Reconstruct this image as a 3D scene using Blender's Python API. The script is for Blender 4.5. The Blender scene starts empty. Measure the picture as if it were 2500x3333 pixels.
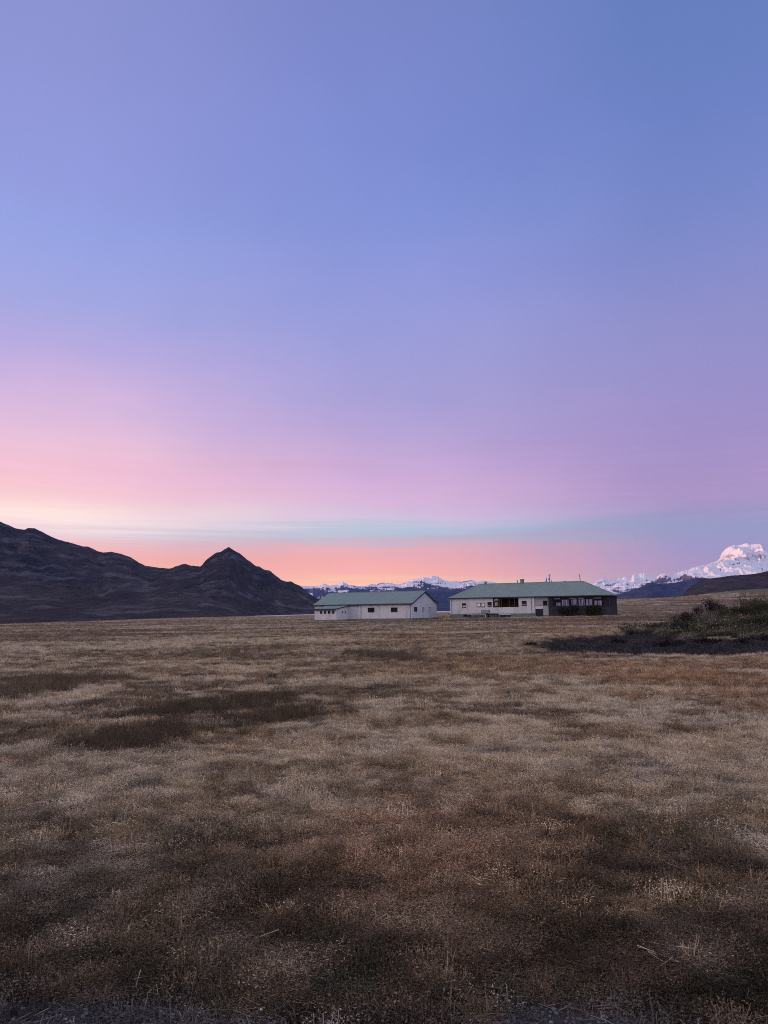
import bpy, math, random
import numpy as np

S = bpy.context.scene
COL = S.collection
rad = math.radians

# ------------------------------------------------------------------ camera
EYE = 1.75
PITCH, ROLL, FPX, CX, CY = rad(7.37), rad(0.8), 2500.0, 1250.0, 1666.5
_f = np.array([0, math.cos(PITCH), math.sin(PITCH)])
_r0 = np.array([1.0, 0, 0])
_u0 = np.array([0, -math.sin(PITCH), math.cos(PITCH)])
_R = _r0 * math.cos(ROLL) - _u0 * math.sin(ROLL)
_U = _u0 * math.cos(ROLL) + _r0 * math.sin(ROLL)
from mathutils import Matrix, Vector
cam_d = bpy.data.cameras.new('camera')
cam = bpy.data.objects.new('camera', cam_d)
COL.objects.link(cam)
cam_d.sensor_fit = 'VERTICAL'
cam_d.sensor_height = 36.0
cam_d.lens = 36.0 * FPX / 3333.0
cam_d.clip_start = 0.1
cam_d.clip_end = 200000.0
M = Matrix.Identity(4)
for i in range(3):
    M[i][0], M[i][1], M[i][2] = _R[i], _U[i], -_f[i]
M[2][3] = EYE
cam.matrix_world = M
S.camera = cam


def ray(px, py):
    return _f + _R * (px - CX) / FPX - _U * (py - CY) / FPX


# ------------------------------------------------------------------ exposure / colour
S.view_settings.view_transform = 'Standard'
S.view_settings.look = 'None'
S.view_settings.exposure = 0.0
S.view_settings.gamma = 1.0
S.view_settings.use_curve_mapping = False
S.cycles.use_denoising = False
S.cycles.filter_width = 1.0
S.cycles.max_bounces = 6
S.cycles.volume_bounces = 0
S.cycles.transparent_max_bounces = 8
S.cycles.sample_clamp_indirect = 4.0


def lin(c):
    out = []
    for v in c:
        v = v / 255.0
        out.append(v / 12.92 if v <= 0.04045 else ((v + 0.055) / 1.055) ** 2.4)
    return out


# ------------------------------------------------------------------ world: dusk sky by direction
REAR = 3.5       # the open sky behind the camera is brighter than the part in view
W = bpy.data.worlds.new('World')
S.world = W
W.use_nodes = True
nt = W.node_tree
nt.nodes.clear()


class NB:
    """tiny node builder"""

    def __init__(s, tree):
        s.t = tree

    def n(s, kind, **kw):
        nd = s.t.nodes.new(kind)
        for k, v in kw.items():
            setattr(nd, k, v)
        return nd

    def link(s, a, b):
        s.t.links.new(a, b)

    def _in(s, sock, v):
        if hasattr(v, 'is_linked') or hasattr(v, 'links'):
            s.t.links.new(v, sock)
        else:
            sock.default_value = v

    def math(s, op, a, b=0.0, c=0.0, clamp=False):
        nd = s.n('ShaderNodeMath', operation=op, use_clamp=clamp)
        s._in(nd.inputs[0], a)
        s._in(nd.inputs[1], b)
        s._in(nd.inputs[2], c)
        return nd.outputs[0]

    def vmath(s, op, a, b):
        nd = s.n('ShaderNodeVectorMath', operation=op)
        s._in(nd.inputs[0], a)
        s._in(nd.inputs[1], b)
        return nd.outputs[0]

    def maprange(s, v, a, b, c=0.0, d=1.0, smooth=False):
        nd = s.n('ShaderNodeMapRange')
        nd.interpolation_type = 'SMOOTHSTEP' if smooth else 'LINEAR'
        nd.clamp = True
        s._in(nd.inputs[0], v)
        for i, q in enumerate((a, b, c, d)):
            s._in(nd.inputs[1 + i], q)
        return nd.outputs[0]

    def noise(s, vec, scale, detail=4.0, rough=0.55, dist=0.0):
        nd = s.n('ShaderNodeTexNoise')
        s._in(nd.inputs['Vector'], vec)
        nd.inputs['Scale'].default_value = scale
        nd.inputs['Detail'].default_value = detail
        nd.inputs['Roughness'].default_value = rough
        nd.inputs['Distortion'].default_value = dist
        return nd.outputs['Fac']

    def mix(s, f, a, b, blend='MIX'):
        nd = s.n('ShaderNodeMix', data_type='RGBA', blend_type=blend)
        s._in(nd.inputs[0], f)
        s._in(nd.inputs[6], a)
        s._in(nd.inputs[7], b)
        return nd.outputs[2]

    def ramp(s, f, stops, interp='LINEAR'):
        nd = s.n('ShaderNodeValToRGB')
        cr = nd.color_ramp
        cr.interpolation = interp
        while len(cr.elements) > 1:
            cr.elements.remove(cr.elements[0])
        cr.elements[0].position = stops[0][0]
        cr.elements[0].color = tuple(stops[0][1]) + (1,)
        for p, c in stops[1:]:
            e = cr.elements.new(p)
            e.color = tuple(c) + (1,)
        s._in(nd.inputs[0], f)
        return nd.outputs[0]


def elev(px, py):
    d = ray(px, py)
    return math.degrees(math.asin(d[2] / np.linalg.norm(d)))


ELMAX = 60.0
SKY_L = [(41.0, (138, 146, 208)), (35.0, (142, 150, 214)), (30.0, (146, 155, 220)), (26.5, (149, 162, 226)),
         (24.0, (155, 166, 227)), (21.0, (165, 168, 225)), (18.0, (184, 172, 224)), (15.5, (205, 180, 223)),
         (13.2, (222, 188, 221)), (11.4, (238, 195, 215)), (9.9, (247, 196, 212)), (8.8, (249, 202, 209)), (8.0, (252, 214, 214)),
         (7.2, (255, 232, 224)), (6.5, (250, 224, 222)), (5.8, (236, 210, 216)), (5.2, (243, 192, 192)), (4.4, (245, 182, 174)),
         (3.4, (250, 182, 164)), (2.4, (254, 204, 166)), (1.2, (255, 215, 176)), (0.0, (250, 200, 170))]
SKY_M = [(41.0, (122, 135, 201)), (33.0, (125, 140, 209)), (28.0, (131, 147, 214)), (24.0, (143, 152, 217)),
         (20.0, (156, 158, 217)), (16.0, (168, 161, 214)), (13.0, (184, 165, 213)), (10.5, (201, 170, 212)), (8.6, (213, 178, 215)),
         (7.4, (213, 184, 217)), (6.7, (206, 194, 220)), (6.2, (184, 194, 215)), (5.7, (176, 192, 211)), (5.1, (196, 178, 198)),
         (4.4, (230, 170, 178)), (3.4, (241, 171, 169)), (2.6, (244, 176, 170)), (2.0, (250, 192, 170)), (1.2, (250, 202, 178)), (0.0, (235, 185, 180))]
SKY_R = [(41.0, (100, 126, 188)), (33.0, (108, 130, 196)), (28.0, (118, 135, 200)), (24.0, (130, 140, 203)),
         (20.0, (141, 143, 202)), (16.0, (149, 144, 201)), (12.0, (159, 144, 199)), (8.5, (169, 147, 196)),
         (6.8, (164, 149, 194)), (5.8, (150, 152, 193)), (4.6, (150, 151, 194)), (3.2, (163, 150, 194)), (1.5, (172, 152, 190)),
         (0.0, (160, 150, 190))]
B = NB(nt)
tc = B.n('ShaderNodeTexCoord')
dirv = B.n('ShaderNodeVectorMath', operation='NORMALIZE')
B.link(tc.outputs['Generated'], dirv.inputs[0])
sep = B.n('ShaderNodeSeparateXYZ')
B.link(dirv.outputs[0], sep.inputs[0])
dx, dy, dz = sep.outputs
el = B.math('MULTIPLY', B.math('ARCSINE', dz), 180 / math.pi)
az = B.math('MULTIPLY', B.math('ARCTAN2', dx, dy), 180 / math.pi)
comb = B.n('ShaderNodeCombineXYZ')
B.link(B.math('MULTIPLY', az, 0.035), comb.inputs[0])
B.link(B.math('MULTIPLY', el, 0.75), comb.inputs[1])
streak = B.math('SUBTRACT', B.noise(comb.outputs[0], 1.0, 5.0, 0.6, 0.6), 0.5)
comb2 = B.n('ShaderNodeCombineXYZ')
B.link(B.math('MULTIPLY', az, 0.05), comb2.inputs[0])
B.link(B.math('MULTIPLY', el, 0.09), comb2.inputs[1])
broad = B.math('SUBTRACT', B.noise(comb2.outputs[0], 1.0, 3.0, 0.5), 0.5)
amp = B.maprange(el, 0.0, 20.0, 1.7, 0.6)
el2 = B.math('ADD', el, B.math('MULTIPLY', streak, amp))
el2 = B.math('ADD', el2, B.math('MULTIPLY', broad, B.maprange(el, 2.0, 20.0, 0.6, 5.0)))
el2 = B.math('ADD', el2, B.math('MULTIPLY', B.maprange(el, 3.0, 10.0, 0.0, 1.0), 0.0))
comb3 = B.n('ShaderNodeCombineXYZ')
B.link(B.math('MULTIPLY', az, 0.07), comb3.inputs[0])
B.link(B.math('ADD', B.math('MULTIPLY', el, 2.2), B.math('MULTIPLY', az, 0.03)), comb3.inputs[1])
fine = B.math('SUBTRACT', B.noise(comb3.outputs[0], 1.0, 4.0, 0.6, 0.4), 0.5)
el2 = B.math('ADD', el2, B.math('MULTIPLY', fine, B.math('MULTIPLY', B.maprange(el, 3.0, 9.0, 2.7, 1.1), B.maprange(el, 9.0, 17.0, 1.0, 0.0, True))))
fac = B.math('DIVIDE', el2, ELMAX, clamp=True)


HAZE = 1.35e-5
HAZE_COL = (0.22, 0.34, 0.95)
HAZE_TOP, HAZE_FAR = 2500.0, 36000.0


def stops(tab):
    """sky radiance beyond the haze that is seen as the given colour through it"""
    out = []
    for e, c in sorted(tab):
        L = min(HAZE_FAR, HAZE_TOP / max(math.sin(rad(e)), 1e-4))
        T = math.exp(-HAZE * L)
        J = (0.38 * HAZE_COL[0], 0.33 * HAZE_COL[1], 0.40 * HAZE_COL[2])
        out.append((e / ELMAX, [max((v - j * (1 - T)) / T, 0.0) for v, j in zip(lin(c), J)]))
    return out


cl = B.ramp(fac, stops(SKY_L))
cm = B.ramp(fac, stops(SKY_M))
crr = B.ramp(fac, stops(SKY_R))
az2 = B.math('ADD', az, B.math('MULTIPLY', broad, 10.0))
f1 = B.maprange(az2, -26.0, 1.0, 0.0, 1.0, True)
f2 = B.maprange(az2, -1.0, 24.0, 0.0, 1.0, True)
skyc = B.mix(f2, B.mix(f1, cl, cm), crr)
low = B.maprange(el, 9.0, 17.0, 1.0, 0.0, True)
mott = B.math('SUBTRACT', B.noise(dirv.outputs[0], 5.0, 5.0, 0.6), 0.5)
bri = B.math('ADD', B.math('ADD', 1.0, B.math('MULTIPLY', mott, 0.10)), B.math('MULTIPLY', low, B.math('ADD', B.math('MULTIPLY', fine, 0.16), B.math('MULTIPLY', streak, 0.12))))
cbr = B.n('ShaderNodeCombineColor')
for _i in range(3):
    B.link(bri, cbr.inputs[_i])
skyc = B.mix(1.0, skyc, cbr.outputs[0], 'MULTIPLY')
# behind the camera: bright pale twilight
rearf = B.maprange(dy, 0.35, -0.35, 0.0, 1.0, True)
leftf = B.maprange(dx, -0.8, 0.8, 1.0, 0.0, True)
rearc = B.mix(leftf, (0.50, 0.52, 0.72, 1), (0.88, 0.76, 0.78, 1))
rearc = B.mix(1.0, rearc, (REAR / 2.6, REAR / 2.6, REAR / 2.6, 1), 'MULTIPLY')
skyc = B.mix(rearf, skyc, rearc)
below = B.maprange(dz, -0.02, -0.06, 0.0, 1.0)
skyc = B.mix(below, skyc, (0.05, 0.045, 0.05, 1))
bg = B.n('ShaderNodeBackground')
B.link(skyc, bg.inputs[0])
bg.inputs[1].default_value = 1.0
wo = B.n('ShaderNodeOutputWorld')
B.link(bg.outputs[0], wo.inputs[0])

# ------------------------------------------------------------------ sun (only reaches the high peaks; an added unseen ridge keeps it off the field)
SUN_AZ, SUN_EL = rad(-100), rad(2.6)
sun_d = bpy.data.lights.new('sun', 'SUN')
sun_d.energy = 5.0
sun_d.angle = rad(0.5)
sun_d.color = (1.0, 0.54, 0.40)
sun = bpy.data.objects.new('sun', sun_d)
COL.objects.link(sun)
sv = Vector((math.sin(SUN_AZ) * math.cos(SUN_EL), math.cos(SUN_AZ) * math.cos(SUN_EL), math.sin(SUN_EL)))
sun.rotation_euler = sv.to_track_quat('Z', 'Y').to_euler()
sun.location = (-50, -10, 30)

# ================================================================== utilities
rng = np.random.default_rng(7)
random.seed(7)


def _hash(ix, iy, seed):
    h = (ix.astype(np.int64) * 374761393 + iy.astype(np.int64) * 668265263 + seed * 1442695041) & 0xffffffff
    h = ((h ^ (h >> 13)) * 1274126177) & 0xffffffff
    return ((h ^ (h >> 16)) & 0xffff) / 65535.0


def vnoise(x, y, seed=0):
    ix, iy = np.floor(x), np.floor(y)
    fx, fy = x - ix, y - iy
    fx = fx * fx * fx * (fx * (fx * 6 - 15) + 10)
    fy = fy * fy * fy * (fy * (fy * 6 - 15) + 10)
    a, b = _hash(ix, iy, seed), _hash(ix + 1, iy, seed)
    c, d = _hash(ix, iy + 1, seed), _hash(ix + 1, iy + 1, seed)
    return (a + (b - a) * fx) * (1 - fy) + (c + (d - c) * fx) * fy


def fbm(x, y, seed=0, oct=4, gain=0.5):
    x, y = np.asarray(x, float), np.asarray(y, float)
    s, a, t = 0.0, 1.0, 0.0
    for o in range(oct):
        s = s + a * vnoise(x * 2 ** o + 17.3 * o, y * 2 ** o - 9.1 * o, seed + o)
        t += a
        a *= gain
    return s / t


def ridged(x, y, seed=0, oct=4, gain=0.5):
    s, a, t = 0.0, 1.0, 0.0
    for o in range(oct):
        s = s + a * (1 - np.abs(2 * vnoise(x * 2 ** o + 5.7 * o, y * 2 ** o + 3.3 * o, seed + o) - 1))
        t += a
        a *= gain
    return s / t


def ss(a, b, x):
    t = np.clip((np.asarray(x, float) - a) / (b - a), 0, 1)
    return t * t * (3 - 2 * t)


def tag(o, label=None, cat=None, group=None, kind=None):
    if label: o['label'] = label
    if cat: o['category'] = cat
    if group: o['group'] = group
    if kind: o['kind'] = kind
    return o


def empty(name, loc=(0, 0, 0), rz=0.0):
    o = bpy.data.objects.new(name, None)
    o.empty_display_size = 0.3
    COL.objects.link(o)
    o.location = loc
    o.rotation_euler = (0, 0, rz)
    return o


def mesh_obj(name, V, Fc, mat, parent=None, smooth=False):
    me = bpy.data.meshes.new(name)
    me.from_pydata([tuple(v) for v in V], [], [tuple(f) for f in Fc])
    me.materials.append(mat)
    if smooth:
        me.polygons.foreach_set('use_smooth', [True] * len(me.polygons))
    me.update()
    o = bpy.data.objects.new(name, me)
    COL.objects.link(o)
    if parent: o.parent = parent
    return o


class MB:
    """collects boxes, bars, tubes and sheets for one mesh"""

    def __init__(s):
        s.V, s.F = [], []

    def add(s, V, F):
        b = len(s.V)
        s.V += [tuple(v) for v in V]
        s.F += [tuple(i + b for i in f) for f in F]
        return s

    def box(s, x0, x1, y0, y1, z0, z1):
        V = [(x0, y0, z0), (x1, y0, z0), (x1, y1, z0), (x0, y1, z0), (x0, y0, z1), (x1, y0, z1), (x1, y1, z1), (x0, y1, z1)]
        return s.add(V, [(0, 3, 2, 1), (4, 5, 6, 7), (0, 1, 5, 4), (1, 2, 6, 5), (2, 3, 7, 6), (3, 0, 4, 7)])

    def tube(s, pts, radii, n=6, cap=True):
        pts = [Vector(p) for p in pts]
        base = len(s.V)
        for i, p in enumerate(pts):
            t = (pts[min(i + 1, len(pts) - 1)] - pts[max(i - 1, 0)]).normalized()
            a = t.orthogonal().normalized()
            b = t.cross(a)
            for k in range(n):
                q = p + (a * math.cos(2 * math.pi * k / n) + b * math.sin(2 * math.pi * k / n)) * radii[i]
                s.V.append(tuple(q))
        for i in range(len(pts) - 1):
            for k in range(n):
                k2 = (k + 1) % n
                s.F.append((base + i * n + k, base + i * n + k2, base + (i + 1) * n + k2, base + (i + 1) * n + k))
        if cap:
            s.F.append(tuple(base + k for k in range(n))[::-1])
            s.F.append(tuple(base + (len(pts) - 1) * n + k for k in range(n)))
        return s

    def slab(s, quad, th):
        """a sheet with thickness th below it"""
        q = [Vector(p) for p in quad]
        nrm = (q[1] - q[0]).cross(q[2] - q[0]).normalized()
        n = len(q)
        V = q + [p - nrm * th for p in q]
        F = [tuple(range(n)), tuple(range(2 * n - 1, n - 1, -1))]
        for i in range(n):
            j = (i + 1) % n
            F.append((i, i + n, j + n, j))
        return s.add(V, F)

    def build(s, name, mat, parent=None, smooth=False):
        return mesh_obj(name, s.V, s.F, mat, parent, smooth)


# ------------------------------------------------------------------ materials
MATS = {}


def pmat(name, color, rough=0.85, spec=0.2, metal=0.0, var=0.12, scale=3.0, bump=0.0, bscale=20.0, stain=None):
    """painted / wooden surface with object-space variation"""
    m = bpy.data.materials.new(name)
    m.use_nodes = True
    t = m.node_tree
    b = NB(t)
    p = t.nodes['Principled BSDF']
    p.inputs['Roughness'].default_value = rough
    p.inputs['Specular IOR Level'].default_value = spec
    p.inputs['Metallic'].default_value = metal
    co = b.n('ShaderNodeTexCoord').outputs['Object']
    n1 = b.noise(co, scale, 5, 0.6)
    k = b.maprange(n1, 0.3, 0.7, 1 - var, 1 + var)
    cc = b.n('ShaderNodeCombineColor')
    for i in range(3):
        b.link(b.math('MULTIPLY', k, color[i]), cc.inputs[i])
    c = cc.outputs[0]
    if stain:
        mp = b.n('ShaderNodeMapping')
        b.link(co, mp.inputs[0])
        mp.inputs['Scale'].default_value = stain[1]
        n2 = b.maprange(b.noise(mp.outputs[0], 1.0, 4, 0.6), 0.52, 0.75)
        c = b.mix(b.math('MULTIPLY', n2, stain[2]), c, tuple(stain[0]) + (1,))
    b.link(c, p.inputs['Base Color'])
    if bump:
        bp = b.n('ShaderNodeBump')
        bp.inputs['Strength'].default_value = bump
        b.link(b.noise(co, bscale, 4, 0.6), bp.inputs['Height'])
        b.link(bp.outputs[0], p.inputs['Normal'])
    MATS[name] = m
    return m


def iron_roof(name, color):
    """painted corrugated iron"""
    m = pmat(name, color, 0.6, 0.25, 0, 0.10, 0.9, stain=((0.16, 0.17, 0.15), (0.5, 0.5, 0.5), 0.5))
    t = m.node_tree
    b = NB(t)
    p = t.nodes['Principled BSDF']
    co = b.n('ShaderNodeTexCoord').outputs['Object']
    sx = b.n('ShaderNodeSeparateXYZ')
    b.link(co, sx.inputs[0])
    w = b.math('SINE', b.math('MULTIPLY', sx.outputs[0], 2 * math.pi / 0.15))
    bp = b.n('ShaderNodeBump')
    bp.inputs['Strength'].default_value = 0.35
    bp.inputs['Distance'].default_value = 0.02
    b.link(w, bp.inputs['Height'])
    b.link(bp.outputs[0], p.inputs['Normal'])
    return m


def attr_mat(name, attr, kind, rough=0.95, spec=0.08, transl=0.0):
    m = bpy.data.materials.new(name)
    m.use_nodes = True
    t = m.node_tree
    b = NB(t)
    p = t.nodes['Principled BSDF']
    p.inputs['Roughness'].default_value = rough
    p.inputs['Specular IOR Level'].default_value = spec
    a = b.n('ShaderNodeAttribute', attribute_type=kind, attribute_name=attr)
    b.link(a.outputs['Color'], p.inputs['Base Color'])
    return m


wall_white = pmat('white_wall_paint', (0.60, 0.585, 0.615), 0.85, 0.2, 0, 0.06, 1.2, 0.1, 30, stain=((0.33, 0.30, 0.30), (0.9, 0.9, 0.22), 0.6))
wall_grey = pmat('grey_wall_paint', (0.35, 0.37, 0.38), 0.85, 0.2, 0, 0.06, 1.2)
door_blue = pmat('pale_blue_door_paint', (0.43, 0.45, 0.53), 0.6, 0.3, 0, 0.05, 1.5)
found_m = pmat('green_grey_plinth_paint', (0.15, 0.18, 0.18), 0.9, 0.1, 0, 0.2, 1.5)
roof_m = iron_roof('green_painted_roof_iron', (0.192, 0.256, 0.228))
trim_m = pmat('dark_trim_paint', (0.035, 0.042, 0.05), 0.6, 0.3, 0, 0.15, 2)
frame_d = pmat('dark_window_frame', (0.03, 0.026, 0.03), 0.6, 0.3)
frame_w = pmat('white_window_frame', (0.62, 0.6, 0.6), 0.6, 0.3)
wood_dark = pmat('dark_stained_wood', (0.030, 0.025, 0.032), 0.8, 0.15, 0, 0.3, 4, stain=((0.06, 0.052, 0.062), (6, 6, 0.6), 0.7))
wood_brown = pmat('brown_wood', (0.06, 0.036, 0.026), 0.8, 0.15, 0, 0.3, 3)
wood_grey = pmat('weathered_grey_wood', (0.27, 0.235, 0.22), 0.9, 0.1, 0, 0.25, 3, 0.2, 25)
stone_m = pmat('dark_stone_base', (0.046, 0.041, 0.052), 0.95, 0.1, 0, 0.5, 2.2, 0.6, 6)
curtain_m = pmat('pale_curtain_cloth', (0.26, 0.26, 0.37), 0.95, 0.05, 0, 0.3, 6)
blind_m = pmat('cream_blind_cloth', (0.80, 0.77, 0.70), 0.9, 0.05, 0, 0.05, 4)
poster_m = pmat('pale_board_paint', (0.45, 0.45, 0.42), 0.8, 0.1, 0, 0.35, 9)
metal_d = pmat('dark_pipe_metal', (0.05, 0.04, 0.045), 0.5, 0.4, 0.5)
brick_m = pmat('painted_chimney_render', (0.16, 0.22, 0.22), 0.9, 0.1, 0, 0.2, 3)
glass_m = pmat('dark_window_glass', (0.012, 0.012, 0.018), 0.06, 0.6, 0, 0.05, 1)
stone_pale = pmat('pale_stone', (0.38, 0.35, 0.32), 0.9, 0.2, 0, 0.2, 30)

# ================================================================== ground
LAKE_Z = -6.0


def ground_z(x, y):
    r = np.hypot(x, y)
    a = np.degrees(np.arctan2(x, y))
    rise1 = 0.40 * ss(1.0, 7.0, a) + 0.20 * ss(7.0, 18.0, a)
    rise2 = 5.0 * ss(8.5, 16.0, a) - 0.6 * ss(19, 30, a)
    z = rise1 * ss(122, 149, r) + rise2 * ss(150, 360, r)
    # gentle lumps
    z = z + 0.07 * (fbm(x * 0.12, y * 0.12, 3, 3) - 0.5) * ss(4, 14, r) + 0.03 * (fbm(x * 1.1, y * 1.1, 5, 3) - 0.5) * (1 - ss(30, 90, r))
    # overgrown mound on the right
    m = np.exp(-(((x - 28.5) / 9.0) ** 2 + ((y - 52.0) / 9.5) ** 2) ** 1.3)
    z = z + m * (1.1 + 0.5 * (fbm(x * 0.5, y * 0.5, 9, 4) - 0.5))
    z = z + 0.55 * ss(23, 33, x) * ss(40, 47, y) * ss(75, 62, y)
    # green hillock far right
    z = z + 3.4 * np.exp(-(((x - 148) / 22.0) ** 2 + ((y - 305) / 30.0) ** 2))
    # dark strip slightly sunk
    z = z - 0.10 * strip_mask(x, y)
    # the plateau ends and the land drops to the lake
    edge = 205 + 330 * ss(-27, -4, a) + 160 * ss(-4, 6, a) + 500 * ss(8, 20, a)
    edge = edge * (1 + 0.10 * (fbm(a * 0.35, a * 0 + 2.0, 21, 3) - 0.5))
    drop = 10.0 + rise2
    z = z - drop * ss(0, 1, (r - edge) / (0.25 * edge + 60))
    return z


def poly_mask(P, x, y, soft):
    """1 inside polygon, soft edge (signed distance)"""
    P = np.array(P)
    d2 = np.full(x.shape, 1e9)
    ins = np.zeros(x.shape, bool)
    n = len(P)
    for i in range(n):
        a, b = P[i], P[(i + 1) % n]
        e = b - a
        t = np.clip(((x - a[0]) * e[0] + (y - a[1]) * e[1]) / (e @ e), 0, 1)
        d2 = np.minimum(d2, (x - a[0] - t * e[0]) ** 2 + (y - a[1] - t * e[1]) ** 2)
        c = ((a[1] > y) != (b[1] > y))
        xi = a[0] + (y - a[1]) * e[0] / (e[1] if abs(e[1]) > 1e-9 else 1e-9)
        ins ^= c & (x < xi)
    d = np.sqrt(d2)
    return np.clip(0.5 + np.where(ins, d, -d) / soft, 0, 1)


def pmask(P, x, y, soft, wob, wsc, seed):
    """polygon mask with a ragged edge, evaluated only near the polygon"""
    x = np.asarray(x, float)
    y = np.asarray(y, float)
    P = np.array(P)
    lo, hi = P.min(0) - soft - wob, P.max(0) + soft + wob
    out = np.zeros(x.shape)
    k = (x > lo[0]) & (x < hi[0]) & (y > lo[1]) & (y < hi[1])
    if k.any():
        xx, yy = x[k], y[k]
        wx = xx + wob * 2 * (fbm(xx * wsc, yy * wsc, seed, 3) - 0.5)
        wy = yy + wob * 2 * (fbm(xx * wsc, yy * wsc, seed + 50, 3) - 0.5)
        out[k] = poly_mask(P, wx, wy, soft)
    return out


STRIP = [(7.14, 39.02), (9.65, 45.0), (12.47, 48.2), (15.3, 50.5), (17.5, 53.5), (17.0, 47.0), (16.6, 43.5), (19.5, 41.2), (24, 40.0),
         (40, 39.5), (40, 30.5), (16.43, 30.2), (14.38, 29.6), (13.12, 29.0), (11.75, 28.9), (9.79, 29.7), (7.93, 31.3), (6.82, 33.06)]
DARK_A = [(-5.0, 13.4), (-4.5, 14.6), (-3.75, 15.7), (-3.0, 16.4), (-1.95, 16.9), (-1.75, 15.2), (-2.66, 14.3), (-3.68, 13.6), (-4.73, 13.1)]
DARK_B = [(-4.3, 10.5), (-4.05, 11.7), (-3.8, 12.3), (-3.4, 12.4), (-2.9, 11.7), (-2.65, 12.7), (-1.95, 14.0), (-1.40, 14.6),
          (-1.15, 13.4), (-2.10, 11.7), (-2.68, 10.9), (-3.25, 10.3), (-3.9, 10.0)]
DARK_C = [(-10.8, 21.9), (-9.9, 22.9), (-6.9, 22.3), (-6.5, 21.2), (-7.5, 19.7), (-7.5, 17.3), (-7.7, 15.7), (-10.0, 18.2)]
DARK_D = [(-10.2, 37.15), (-5.97, 42.51), (-2.26, 42.08), (-5.1, 36.33), (-6.9, 31.46), (-8.93, 33.03)]
DARK_E = [(-2.01, 34.94), (0.55, 32.28), (1.93, 26.74), (0.45, 26.27), (-1.31, 31.18)]


def strip_mask(x, y):
    return pmask(STRIP, x, y, 1.6, 1.3, 0.8, 31)


def mixc(a, b, t):
    return a + (b - a) * np.asarray(t)[..., None]


C_PALE = np.array((0.56, 0.455, 0.315))
C_TAN = np.array((0.45, 0.34, 0.215))
C_GREY = np.array((0.43, 0.365, 0.28))
C_BROWN = np.array((0.205, 0.150, 0.100))
C_DARK = np.array((0.068, 0.050, 0.038))
C_RUST = np.array((0.27, 0.165, 0.098))
C_OLIVE = np.array((0.16, 0.135, 0.072))
C_GREEN = np.array((0.042, 0.050, 0.034))
C_STRIP = np.array((0.046, 0.042, 0.046))
C_MOUND = np.array((0.072, 0.074, 0.046))
C_GRAVEL = np.array((0.105, 0.10, 0.105))


def gravel_mask(x, y):
    e = 3.42 + 0.40 * (fbm(x * 1.3, y * 0.6, 77, 3) - 0.5) * 2 + 0.22 * ss(0.0, -1.2, x) - 0.10 * np.exp(-((x + 0.45) / 0.5) ** 2)
    return ss(0.14, -0.14, y - e)


def mound_mask(x, y):
    q = ((x - 27.5) / 11.0) ** 2 + ((y - 51.0) / 12.5) ** 2
    q = q + 0.7 * (fbm(x * 0.35, y * 0.35, 41, 3) - 0.5)
    return ss(1.25, 0.85, q)


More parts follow.
